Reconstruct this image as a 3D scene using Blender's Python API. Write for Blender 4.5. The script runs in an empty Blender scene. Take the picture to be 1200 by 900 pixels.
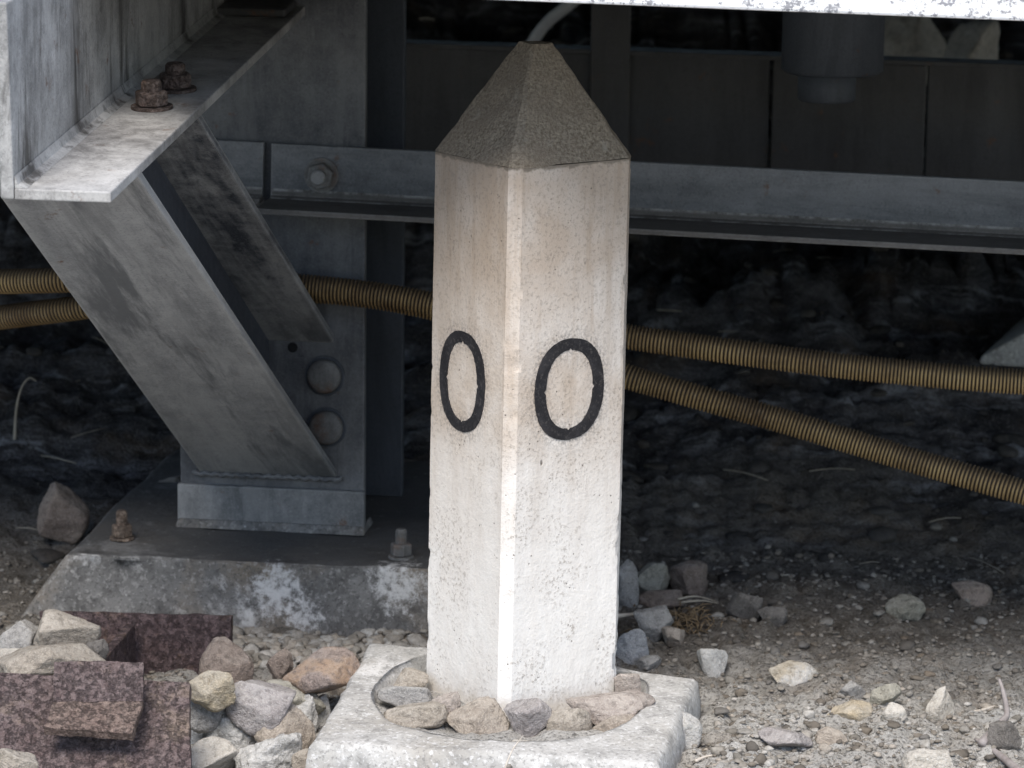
import bpy, bmesh, math, random
import numpy as np
from mathutils import Vector, Matrix

# ------------------------------------------------------------------ camera, world, sun, exposure
sc = bpy.context.scene
R = math.radians
FPX, PITCH, ROLL, CAMZ = 4200.0, R(12), R(0.7), 1.2
cam_d = bpy.data.cameras.new('camera'); cam = bpy.data.objects.new('camera', cam_d)
sc.collection.objects.link(cam); sc.camera = cam
cam_d.sensor_width = 36; cam_d.lens = 36 * FPX / 1200; cam_d.clip_start = 0.05; cam_d.clip_end = 2000
CM = (Matrix.Rotation(math.pi / 2 - PITCH, 3, 'X') @ Matrix.Rotation(ROLL, 3, 'Z'))
cam.matrix_world = Matrix.Translation((0, 0, CAMZ)) @ CM.to_4x4()
cam_d.dof.use_dof = True; cam_d.dof.focus_distance = 3.78; cam_d.dof.aperture_fstop = 11

SUN_EL, SUN_ROT = R(53), R(-16)            # sun behind the camera, a little to the left
w = bpy.data.worlds.new('World'); sc.world = w; w.use_nodes = True
nt = w.node_tree; nt.nodes.clear()
sky = nt.nodes.new('ShaderNodeTexSky'); sky.sky_type = 'NISHITA'; sky.sun_disc = False
sky.sun_elevation = SUN_EL; sky.sun_rotation = math.pi + SUN_ROT
sky.air_density = 1.0; sky.dust_density = 1.2; sky.ozone_density = 1.5
bg = nt.nodes.new('ShaderNodeBackground'); bg.inputs[1].default_value = 0.078
wo = nt.nodes.new('ShaderNodeOutputWorld')
nt.links.new(sky.outputs[0], bg.inputs[0]); nt.links.new(bg.outputs[0], wo.inputs[0])
sun_d = bpy.data.lights.new('sun', 'SUN'); sun = bpy.data.objects.new('sun', sun_d); sc.collection.objects.link(sun)
sun_d.energy = 1.5; sun_d.angle = R(26); sun_d.color = (1.0, 0.94, 0.865)
# direction the light travels: away from the sun, which stands behind the camera
sv = Vector((math.sin(SUN_ROT) * math.cos(SUN_EL), -math.cos(SUN_ROT) * math.cos(SUN_EL), math.sin(SUN_EL)))
sun.rotation_euler = (-sv).to_track_quat('-Z', 'Y').to_euler()
vs = sc.view_settings; vs.view_transform = 'Standard'; vs.look = 'None'; vs.gamma = 1; vs.exposure = 1.47
sc.render.engine = 'CYCLES'

# ------------------------------------------------------------------ helpers: pixels of the survey -> points in the place
CN = np.array(CM); C0 = np.array([0, 0, CAMZ])
def ray(px, py): return CN @ np.array([(px - 600) / FPX, -(py - 450) / FPX, -1.0])
def pY(px, py, Y): d = ray(px, py); return C0 + d * (Y / d[1])
def pZ(px, py, z): d = ray(px, py); return C0 + d * ((z - CAMZ) / d[2])
def V(*a): return np.array(a, float)

H = R(8)                                    # the steelwork stands turned by eight degrees
EX = V(math.cos(H), -math.sin(H), 0); ED = V(math.sin(H), math.cos(H), 0); EZ = V(0, 0, 1)

# ------------------------------------------------------------------ numpy noise
def _hash(ix, iy, iz, s):
    h = (ix.astype(np.int64) * 374761393 + iy.astype(np.int64) * 668265263 + iz.astype(np.int64) * 2147483647 + s * 974711) & 0xffffffff
    h = ((h ^ (h >> 13)) * 1274126177) & 0xffffffff
    h = ((h ^ (h >> 16)) * 2246822519) & 0xffffffff
    return ((h ^ (h >> 15)) & 0xffff) / 32767.5 - 1.0
def vnoise(p, s=0):
    i = np.floor(p); f = p - i; f = f * f * f * (f * (f * 6 - 15) + 10); i = i.astype(np.int64)
    r = 0
    for dx in (0, 1):
        wx = f[:, 0] if dx else 1 - f[:, 0]
        for dy in (0, 1):
            wy = f[:, 1] if dy else 1 - f[:, 1]
            for dz in (0, 1):
                wz = f[:, 2] if dz else 1 - f[:, 2]
                r = r + wx * wy * wz * _hash(i[:, 0] + dx, i[:, 1] + dy, i[:, 2] + dz, s)
    return r
def fbm(p, oct=4, gain=0.5, s=0, billow=False):
    a, t = 1.0, 0
    for k in range(oct):
        n = vnoise(p * 2.03 ** k + 17.3 * k, s + k)
        t = t + a * ((np.abs(n) * 2 - 0.6) if billow else n); a *= gain
    return t

# ------------------------------------------------------------------ materials
class NB:
    def __init__(s, name):
        s.m = bpy.data.materials.new(name); s.m.use_nodes = True; s.t = s.m.node_tree
        s.b = s.t.nodes['Principled BSDF']; s.tc = s.t.nodes.new('ShaderNodeTexCoord')
        s.obj = s.tc.outputs['Object']; s.b.inputs['Specular IOR Level'].default_value = 0.3
    def L(s, a, b): s.t.links.new(a, b)
    def n(s, typ, **kw):
        x = s.t.nodes.new(typ)
        for k, v in kw.items(): setattr(x, k, v)
        return x
    def setin(s, sock, v):
        if hasattr(v, 'links') or isinstance(v, bpy.types.NodeSocket): s.L(v, sock)
        elif isinstance(v, (tuple, list)) and len(v) == 3 and sock.type == 'RGBA': sock.default_value = (*v, 1)
        else: sock.default_value = v
    def map(s, vec=None, scale=(1, 1, 1), rot=(0, 0, 0), loc=(0, 0, 0)):
        x = s.n('ShaderNodeMapping'); s.L(vec or s.obj, x.inputs[0])
        x.inputs['Scale'].default_value = scale; x.inputs['Rotation'].default_value = rot; x.inputs['Location'].default_value = loc
        return x.outputs[0]
    def noise(s, scale, detail=4, rough=0.55, vec=None, dist=0):
        x = s.n('ShaderNodeTexNoise'); s.L(vec or s.obj, x.inputs['Vector'])
        x.inputs['Scale'].default_value = scale; x.inputs['Detail'].default_value = detail
        x.inputs['Roughness'].default_value = rough; x.inputs['Distortion'].default_value = dist
        return x.outputs['Fac']
    def vor(s, scale, vec=None, feature='F1', out='Distance', rnd=1):
        x = s.n('ShaderNodeTexVoronoi', feature=feature); s.L(vec or s.obj, x.inputs['Vector'])
        x.inputs['Scale'].default_value = scale; x.inputs['Randomness'].default_value = rnd
        return x.outputs[out]
    def ramp(s, fac, *stops):
        x = s.n('ShaderNodeValToRGB'); s.L(fac, x.inputs[0]); e = x.color_ramp.elements
        while len(e) < len(stops): e.new(0.5)
        for q, (p, c) in zip(e, stops):
            q.position = p; q.color = (*c, 1) if isinstance(c, tuple) else (c, c, c, 1)
        return x.outputs[0]
    def mix(s, fac, a, b, mode='MIX'):
        x = s.n('ShaderNodeMix', data_type='RGBA', blend_type=mode)
        s.setin(x.inputs['Factor'], fac); s.setin(x.inputs['A'], a); s.setin(x.inputs['B'], b)
        return x.outputs['Result']
    def math(s, op, a, b=0.0, c=None, clamp=False):
        x = s.n('ShaderNodeMath', operation=op, use_clamp=clamp)
        s.setin(x.inputs[0], a); s.setin(x.inputs[1], b)
        if c is not None: s.setin(x.inputs[2], c)
        return x.outputs[0]
    def sep(s, vec=None):
        x = s.n('ShaderNodeSeparateXYZ'); s.L(vec or s.obj, x.inputs[0]); return x.outputs
    def smooth(s, v, a, b):
        x = s.n('ShaderNodeMapRange', interpolation_type='SMOOTHSTEP'); s.setin(x.inputs[0], v)
        x.inputs[1].default_value = a; x.inputs[2].default_value = b
        return x.outputs[0]
    def edge(s, radius=0.004, lo=0.02, hi=0.2):
        bv = s.n('ShaderNodeBevel', samples=4); bv.inputs[0].default_value = radius
        g = s.n('ShaderNodeNewGeometry'); d = s.n('ShaderNodeVectorMath', operation='DOT_PRODUCT')
        s.L(bv.outputs[0], d.inputs[0]); s.L(g.outputs['Normal'], d.inputs[1])
        return s.smooth(s.math('SUBTRACT', 1.0, d.outputs['Value']), lo, hi)
    def island(s): return s.n('ShaderNodeNewGeometry').outputs['Random Per Island']
    def rand(s): return s.n('ShaderNodeObjectInfo').outputs['Random']
    def bump(s, h, strength=0.5, dist=0.002, normal=None):
        x = s.n('ShaderNodeBump'); s.L(h, x.inputs['Height'])
        x.inputs['Strength'].default_value = strength; x.inputs['Distance'].default_value = dist
        if normal: s.L(normal, x.inputs['Normal'])
        return x.outputs[0]
    def out(s, col, rough=0.8, normal=None, metal=0.0):
        s.setin(s.b.inputs['Base Color'], col); s.setin(s.b.inputs['Roughness'], rough)
        s.setin(s.b.inputs['Metallic'], metal)
        if normal: s.L(normal, s.b.inputs['Normal'])
        return s.m
GREY = lambda v, b=0.0: (v, v, v * (1 + b))

def m_paint():                                        # white painted concrete shaft of the post
    s = NB('post_paint'); z = s.sep()[2]
    blot = s.noise(9, 6, 0.6); fine = s.noise(260, 3, 0.7); mid = s.noise(70, 4, 0.65)
    streak = s.noise(14, 5, 0.65, s.map(scale=(3, 3, 0.22)))
    col = s.mix(s.ramp(mid, (0.35, 0.0), (0.7, 0.55)), (0.83, 0.808, 0.77), (0.75, 0.722, 0.68))
    up = s.smooth(z, 0.10, 0.60)                       # grime thickens towards the weathered head
    grime = s.math('MULTIPLY', up, s.ramp(blot, (0.32, 0.55), (0.60, 1.0)))
    col = s.mix(s.math('MULTIPLY', grime, 0.92), col, (0.46, 0.365, 0.28))
    x, y, _ = s.sep()
    dn_ = s.n('ShaderNodeVectorMath', operation='DOT_PRODUCT'); s.L(s.tc.outputs['Normal'], dn_.inputs[0]); dn_.inputs[1].default_value = (-math.cos(R(35)), -math.sin(R(35)), 0)
    tanf = s.math('MULTIPLY', s.smooth(dn_.outputs['Value'], 0.8, 0.95), s.ramp(s.noise(6, 6, 0.65, s.map(scale=(2, 2, 0.6), loc=(4, 2, 1))), (0.36, 0.1), (0.60, 0.75)))
    col = s.mix(s.math('MULTIPLY', tanf, s.math('MULTIPLY_ADD', up, 0.65, 0.28)), col, (0.42, 0.325, 0.24))      # rain-borne staining on the left face
    col = s.mix(s.math('MULTIPLY', s.ramp(streak, (0.48, 0), (0.66, 0.55)), s.math('MULTIPLY_ADD', up, 0.8, 0.15)), col, (0.34, 0.25, 0.17))
    band = s.math('MULTIPLY', s.smooth(z, 0.27, 0.37), s.smooth(z, 0.47, 0.39))
    col = s.mix(s.math('MULTIPLY', band, s.ramp(blot, (0.42, 0.0), (0.62, 0.38))), col, (0.38, 0.27, 0.17))
    # pinholes and dirt grains
    pin = s.math('MULTIPLY', s.ramp(s.vor(170), (0.10, 1.0), (0.20, 0.0)), s.ramp(s.noise(40, 2), (0.58, 0.0), (0.64, 0.8)))
    speck = s.ramp(fine, (0.52, 0.0), (0.63, 0.85))
    sp = s.math('MULTIPLY', speck, s.math('MAXIMUM', s.ramp(s.noise(18, 4), (0.44, 0.08), (0.60, 0.9)), s.math('MULTIPLY', up, 0.75)))
    big = s.math('MULTIPLY', s.ramp(s.vor(60, s.map(scale=(1, 1, 0.5))), (0.07, 1.0), (0.12, 0.0)), s.ramp(s.noise(22, 2), (0.62, 0.0), (0.67, 0.9)))
    col = s.mix(s.math('MULTIPLY', sp, 0.75), col, (0.27, 0.23, 0.19))
    col = s.mix(s.math('MAXIMUM', pin, big), col, (0.16, 0.135, 0.11))
    lip = s.smooth(s.math('ADD', z, s.math('MULTIPLY', s.math('SUBTRACT', s.noise(55, 5, 0.7), 0.5), 0.016)), 0.6325, 0.6355)
    col = s.mix(s.math('MULTIPLY', lip, 0.85), col, (0.20, 0.165, 0.125))
    foot_ = s.smooth(s.math('ADD', z, s.math('MULTIPLY', s.math('SUBTRACT', s.noise(40, 5, 0.7), 0.5), 0.09)), 0.065, 0.02)
    col = s.mix(s.math('MULTIPLY', foot_, 0.55), col, (0.42, 0.37, 0.30))
    # overspray round the stencilled numerals: rings kept as attributes
    at = s.n('ShaderNodeAttribute', attribute_name='spray')
    sprf = s.math('MULTIPLY', at.outputs['Fac'], s.ramp(s.noise(330, 2, 0.7), (0.42, 0.0), (0.66, 0.8)))
    col = s.mix(sprf, col, (0.05, 0.05, 0.055))
    h = s.math('ADD', s.math('MULTIPLY', mid, 0.6), s.math('MULTIPLY', fine, 0.5))
    h = s.math('SUBTRACT', h, s.math('MULTIPLY', s.math('MAXIMUM', pin, big), 1.2))
    wav = s.n('ShaderNodeTexWave'); s.L(s.map(scale=(1, 1, 1)), wav.inputs[0]); wav.inputs['Scale'].default_value = 45
    wav.inputs['Distortion'].default_value = 14; wav.inputs['Detail'].default_value = 2; wav.inputs['Detail Scale'].default_value = 0.6
    h = s.math('ADD', h, s.math('MULTIPLY', wav.outputs['Fac'], s.math('MULTIPLY', s.smooth(z, 0.16, 0.05), 0.10)))
    return s.out(col, 0.75, s.bump(h, 0.55, 0.0022))
def m_cap():
    s = NB('post_cap_grime'); fine = s.noise(300, 4, 0.75); b = s.noise(22, 5, 0.6)
    col = s.mix(s.ramp(fine, (0.36, 0.0), (0.66, 1.0)), (0.135, 0.105, 0.074), (0.45, 0.38, 0.285))
    col = s.mix(s.ramp(b, (0.35, 0.0), (0.7, 0.75)), col, (0.25, 0.20, 0.15))
    col = s.mix(s.ramp(s.noise(50, 5), (0.63, 0.0), (0.72, 0.5)), col, (0.42, 0.38, 0.31))
    return s.out(col, 0.92, s.bump(s.math('ADD', fine, s.math('MULTIPLY', b, 1.5)), 0.8, 0.003))
def m_numeral():
    s = NB('stencil_black')
    col = s.mix(s.ramp(s.noise(240, 3, 0.7), (0.55, 0.0), (0.80, 0.6)), (0.018, 0.017, 0.019), (0.16, 0.145, 0.135))
    col = s.mix(s.ramp(s.noise(40, 3), (0.50, 0.0), (0.75, 0.35)), col, (0.07, 0.066, 0.07))
    return s.out(col, 0.7, s.bump(s.noise(260, 3), 0.4, 0.002))
def m_concrete(name, a, b, tint=None, tints=0.0, white=0.0, rough=0.9, bumpd=0.006, sc_=1.0):
    s = NB(name); big = s.noise(5 * sc_, 6, 0.62); mid = s.noise(38 * sc_, 5, 0.65); fine = s.noise(220, 3, 0.7)
    col = s.mix(s.ramp(big, (0.32, 0.0), (0.68, 1.0)), a, b)
    if tint: col = s.mix(s.ramp(s.noise(7 * sc_, 5, 0.6, s.map(loc=(3, 1, 7))), (0.50, 0.0), (0.66, tints)), col, tint)
    col = s.mix(s.ramp(mid, (0.36, 0.6), (0.52, 0.0)), col, tuple(c * 0.55 for c in a))
    if white:
        p = s.noise(6.5, 7, 0.7, s.map(scale=(1, 1, 0.8), loc=(1.3, 0.4, 0.2)), 0.3)
        col = s.mix(s.ramp(p, (0.60 - white * 0.04, 0.0), (0.64, 0.6)), col, (0.72, 0.71, 0.69))
    col = s.mix(s.ramp(fine, (0.53, 0.0), (0.64, 0.6)), col, tuple(c * 0.45 for c in a))
    col = s.mix(s.ramp(s.noise(180, 2, 0.6, s.map(loc=(5, 5, 5))), (0.56, 0.0), (0.66, 0.40)), col, tuple(min(0.85, c * 1.7) for c in b))
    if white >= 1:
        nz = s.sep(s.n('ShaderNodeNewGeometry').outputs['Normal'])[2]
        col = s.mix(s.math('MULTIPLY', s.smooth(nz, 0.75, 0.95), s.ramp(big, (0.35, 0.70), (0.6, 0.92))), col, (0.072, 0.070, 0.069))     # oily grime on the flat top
        for c_, r_ in (((-0.065, -0.27, 0.040), 0.060), ((0.085, -0.285, 0.055), 0.062), ((-0.03, -0.28, 0.012), 0.045)):       # lime bloom where water seeps out
            d_ = s.n('ShaderNodeVectorMath', operation='DISTANCE'); s.L(s.obj, d_.inputs[0]); d_.inputs[1].default_value = c_
            k_ = s.math('ADD', s.smooth(d_.outputs['Value'], r_, r_ * 0.2), s.math('MULTIPLY', s.math('SUBTRACT', s.noise(75, 8, 0.8), 0.5), 4.2))
            col = s.mix(s.math('MULTIPLY', s.smooth(k_, 0.45, 1.25), 0.85), col, (0.62, 0.61, 0.595))
    h = s.math('ADD', mid, s.math('MULTIPLY', fine, 0.35))
    return s.out(col, rough, s.bump(h, 0.7, bumpd))
def m_steel(name, dark, light, streak_rot=(0, 0, 0), streak=0.5, edge=0.5, rust=0.0, seed=0.0, stops=(0.40, 0.64), grime=None):
    s = NB(name); v = s.map(loc=(seed, seed * 1.7, seed * 0.6))
    big = s.noise(6, 6, 0.62, v); mid = s.noise(45, 5, 0.7, v); fine = s.noise(380, 2, 0.7, v)
    ax = Vector(streak_rot) if any(streak_rot) else Vector((0, 0, 1)); ax.normalize()
    dp = s.n('ShaderNodeVectorMath', operation='DOT_PRODUCT'); s.L(v, dp.inputs[0]); dp.inputs[1].default_value = ax
    ms = s.n('ShaderNodeVectorMath', operation='SCALE'); ms.inputs[0].default_value = ax; s.L(s.math('MULTIPLY', dp.outputs['Value'], 0.86), ms.inputs['Scale'])
    sv_ = s.n('ShaderNodeVectorMath', operation='SUBTRACT'); s.L(v, sv_.inputs[0]); s.L(ms.outputs[0], sv_.inputs[1]); sv_ = sv_.outputs[0]
    st = s.noise(15, 7, 0.66, sv_, 0.2)
    f = s.mix(streak, big, st); f = s.mix(0.28, f, mid)
    col = s.mix(s.ramp(f, (stops[0], 0.0), (stops[1], 1.0)), dark, light)
    col = s.mix(s.ramp(fine, (0.52, 0.0), (0.68, 0.16)), col, tuple(min(0.8, c * 1.5) for c in light))
    col = s.mix(s.ramp(s.noise(300, 2, 0.6, s.map(v, loc=(9, 2, 4))), (0.53, 0.0), (0.66, 0.28)), col, tuple(c * 0.5 for c in dark))
    blo = s.noise(17, 8, 0.72, s.map(sv_, loc=(6, 1, 3)), 0.5)
    col = s.mix(s.ramp(blo, (0.50, 0.0), (0.58, 0.32)), col, light)
    col = s.mix(s.ramp(s.noise(10, 8, 0.74, s.map(sv_, loc=(1, 9, 2)), 0.6), (0.39, 0.40), (0.47, 0.0)), col, tuple(c * 0.7 for c in dark))
    if grime:
        g = s.noise(12, 7, 0.70, s.map(sv_, loc=(2, 8, 1)), 0.4)
        col = s.mix(s.ramp(g, (0.50, 0.0), (0.58, 0.9)), col, grime)
    if rust:
        col = s.mix(s.ramp(s.noise(26, 6, 0.7, s.map(v, loc=(4, 4, 4))), (0.66 - 0.1 * rust, 0.0), (0.72, 0.85)), col, (0.13, 0.062, 0.03))
    if edge:
        e = s.math('MULTIPLY', s.edge(0.007 if edge > 1 else 0.004), s.ramp(s.noise(60, 4, 0.7, v), (0.20 if edge > 1 else 0.40, 0.0), (0.50 if edge > 1 else 0.62, min(edge, 1.0))))
        col = s.mix(e, col, (0.46, 0.455, 0.44) if edge > 1 else (0.36, 0.355, 0.345))
    return s.out(col, s.ramp(mid, (0.3, 0.45), (0.7, 0.75)), s.bump(s.math('ADD', mid, s.math('MULTIPLY', fine, 0.4)), 0.35, 0.0018), 0.0)
def m_rust(name, a=(0.060, 0.034, 0.036), b=(0.145, 0.092, 0.092), c=(0.32, 0.21, 0.12), amt=0.5):
    s = NB(name); big = s.noise(12, 6, 0.65); mid = s.noise(150, 5, 0.72); fine = s.noise(420, 3, 0.7)
    col = s.mix(s.ramp(mid, (0.36, 0.0), (0.64, 1.0)), a, b)
    col = s.mix(s.ramp(big, (0.40, 0.0), (0.7, 0.55)), col, (0.105, 0.060, 0.056))
    col = s.mix(s.math('MULTIPLY', s.ramp(s.noise(16, 6, 0.7, s.map(loc=(3, 3, 3))), (0.55 , 0.0), (0.70, 1.0)), amt), col, c)
    col = s.mix(s.ramp(fine, (0.53, 0.0), (0.66, 0.35)), col, tuple(min(0.6, q * 1.5) for q in b))
    col = s.mix(s.ramp(s.noise(210, 3, 0.7, s.map(loc=(7, 7, 7))), (0.40, 0.5), (0.50, 0.0)), col, tuple(q * 0.4 for q in a))
    lay = s.noise(110, 6, 0.75, s.map(loc=(2, 5, 1)), 0.1)
    col = s.mix(s.ramp(lay, (0.40, 0.30), (0.49, 0.0)), col, tuple(q * 0.5 for q in a))
    col = s.mix(s.ramp(s.noise(60, 8, 0.75, s.map(loc=(8, 5, 1)), 0.1), (0.54, 0.0), (0.62, 0.25)), col, tuple(q * 1.2 for q in b))
    pit = s.ramp(s.vor(130), (0.1, 0.0), (0.5, 1.0))
    h = s.math('ADD', s.math('MULTIPLY', mid, 1.2), s.math('ADD', s.math('MULTIPLY', pit, 0.6), s.math('ADD', fine, s.math('MULTIPLY', s.ramp(lay, (0.42, 0.0), (0.50, 1.0)), 1.2))))
    return s.out(col, 0.9, s.bump(h, 0.9, 0.004))
def m_stone(name, a, b, c=None, dust=0.22):
    s = NB(name); rn = s.rand()
    off = s.n('ShaderNodeVectorMath', operation='ADD'); s.L(s.obj, off.inputs[0])
    cmb = s.n('ShaderNodeCombineXYZ'); k = s.math('MULTIPLY', rn, 37.0)
    for i in range(3): s.L(k, cmb.inputs[i])
    s.L(cmb.outputs[0], off.inputs[1]); v = off.outputs[0]
    big = s.noise(26, 5, 0.6, v); mid = s.noise(120, 5, 0.68, v); fine = s.noise(520, 2, 0.7, v)
    col = s.mix(s.ramp(big, (0.35, 0.0), (0.66, 1.0)), a, b)
    if c: col = s.mix(s.ramp(s.noise(18, 4, 0.6, s.map(v, loc=(5, 1, 2))), (0.48, 0.0), (0.58, 0.85)), col, c)
    col = s.mix(s.ramp(mid, (0.36, 0.65), (0.52, 0.0)), col, tuple(q * 0.45 for q in a))
    col = s.mix(s.ramp(fine, (0.53, 0.0), (0.66, 0.45)), col, tuple(min(0.75, q * 1.5) for q in b))
    geo = s.n('ShaderNodeNewGeometry'); nz = s.sep(geo.outputs['Normal'])[2]
    du = s.math('MULTIPLY', s.smooth(nz, 0.1, 0.9), s.ramp(s.noise(60, 4, 0.6, v), (0.35, 0.2), (0.65, 1.0)))
    col = s.mix(s.math('MULTIPLY', du, dust), col, (0.52, 0.50, 0.46))      # settled dust on upward faces
    return s.out(col, 0.88, s.bump(s.math('ADD', mid, s.math('MULTIPLY', fine, 0.4)), 0.85, 0.005))
def m_ground():
    s = NB('dry_soil'); big = s.noise(2.6, 6, 0.6); mid = s.noise(28, 6, 0.66); fine = s.noise(190, 4, 0.75)
    y = s.sep()[1]; x = s.sep()[0]
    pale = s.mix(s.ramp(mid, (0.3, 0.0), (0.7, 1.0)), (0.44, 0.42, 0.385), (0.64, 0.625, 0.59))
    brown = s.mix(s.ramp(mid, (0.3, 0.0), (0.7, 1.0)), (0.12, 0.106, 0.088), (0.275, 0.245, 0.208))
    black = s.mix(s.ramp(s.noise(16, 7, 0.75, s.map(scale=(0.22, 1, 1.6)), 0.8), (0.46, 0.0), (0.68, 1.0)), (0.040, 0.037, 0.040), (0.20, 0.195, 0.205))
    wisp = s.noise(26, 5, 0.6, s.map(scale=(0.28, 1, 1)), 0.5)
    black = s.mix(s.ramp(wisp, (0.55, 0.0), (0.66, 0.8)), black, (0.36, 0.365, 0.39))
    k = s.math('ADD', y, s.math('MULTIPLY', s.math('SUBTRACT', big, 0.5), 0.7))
    col = s.mix(s.smooth(k, 3.78, 4.22), pale, brown)             # browner soil under the deck, its shade painted in darker towards the bank
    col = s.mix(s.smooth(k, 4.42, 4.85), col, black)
    col = s.mix(s.ramp(s.noise(9, 5), (0.55, 0.0), (0.68, 0.35)), col, (0.20, 0.135, 0.08))
    col = s.mix(s.ramp(fine, (0.38, 0.7), (0.50, 0.0)), col, (0.05, 0.045, 0.04))
    col = s.mix(s.ramp(s.noise(230, 3, 0.7, s.map(loc=(3, 3, 3))), (0.55, 0.0), (0.66, 0.4)), col, s.mix(0.5, col, (0.55, 0.53, 0.49)))
    h = s.math('ADD', mid, s.math('MULTIPLY', fine, 0.7))
    return s.out(col, 0.95, s.bump(h, 1.0, 0.012))
def m_gravel(name, cols, rough=0.92):
    s = NB(name); isl = s.island(); st = []
    for i, c in enumerate(cols): st.append(((i + 0.0) / len(cols), c))
    x = s.n('ShaderNodeValToRGB'); s.L(isl, x.inputs[0]); x.color_ramp.interpolation = 'CONSTANT'; e = x.color_ramp.elements
    while len(e) < len(st): e.new(0.5)
    for q, (p, c) in zip(e, st): q.position = p; q.color = (*c, 1)
    mid = s.noise(150, 4, 0.7)
    col = s.mix(s.ramp(mid, (0.3, 0.6), (0.6, 0.0)), x.outputs[0], (0.10, 0.09, 0.075))
    return s.out(col, rough, s.bump(mid, 0.6, 0.003))
def m_flat(name, c, c2=None, rough=0.8, sc_=60, bump=0.3):
    s = NB(name); n_ = s.noise(sc_, 5, 0.7)
    return s.out(s.mix(s.ramp(n_, (0.35, 0.0), (0.68, 1.0)), c, c2 or tuple(q * 0.6 for q in c)), rough, s.bump(n_, bump, 0.002))
def m_conduit():
    s = NB('conduit_yellow'); at = s.n('ShaderNodeAttribute', attribute_name='crest')
    big = s.noise(5, 5, 0.65); fine = s.noise(160, 3, 0.7)
    crest = s.mix(s.ramp(big, (0.35, 0.0), (0.66, 1.0)), (0.20, 0.12, 0.05), (0.54, 0.375, 0.17))
    crest = s.mix(s.ramp(s.noise(13, 5, 0.7, s.map(loc=(2, 4, 4))), (0.50, 0.0), (0.70, 0.7)), crest, (0.095, 0.055, 0.03))
    crest = s.mix(s.ramp(fine, (0.55, 0.0), (0.75, 0.6)), crest, (0.45, 0.36, 0.22))
    col = s.mix(s.smooth(at.outputs['Fac'], 0.30, 0.80), (0.030, 0.021, 0.014), crest)
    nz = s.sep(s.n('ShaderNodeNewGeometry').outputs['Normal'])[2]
    col = s.mix(s.math('MULTIPLY', s.smooth(nz, 0.15, 0.8), s.ramp(big, (0.3, 0.6), (0.6, 0.9))), col, (0.060, 0.045, 0.033))     # shade painted over the upper side, broken up by noise
    return s.out(col, 0.6)
def m_fascia():
    s = NB('flaking_white_paint'); f1 = s.noise(30, 7, 0.75, s.map(scale=(0.5, 1, 1.4))); f2 = s.noise(130, 4, 0.75)
    col = s.mix(s.ramp(f2, (0.35, 0.0), (0.7, 1.0)), (0.84, 0.84, 0.83), (0.74, 0.74, 0.73))
    col = s.mix(s.ramp(s.mix(0.5, f1, f2), (0.53, 0.0), (0.57, 0.9)), col, (0.22, 0.22, 0.24))
    return s.out(col, 0.6, s.bump(f1, 0.5, 0.004))

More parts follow.
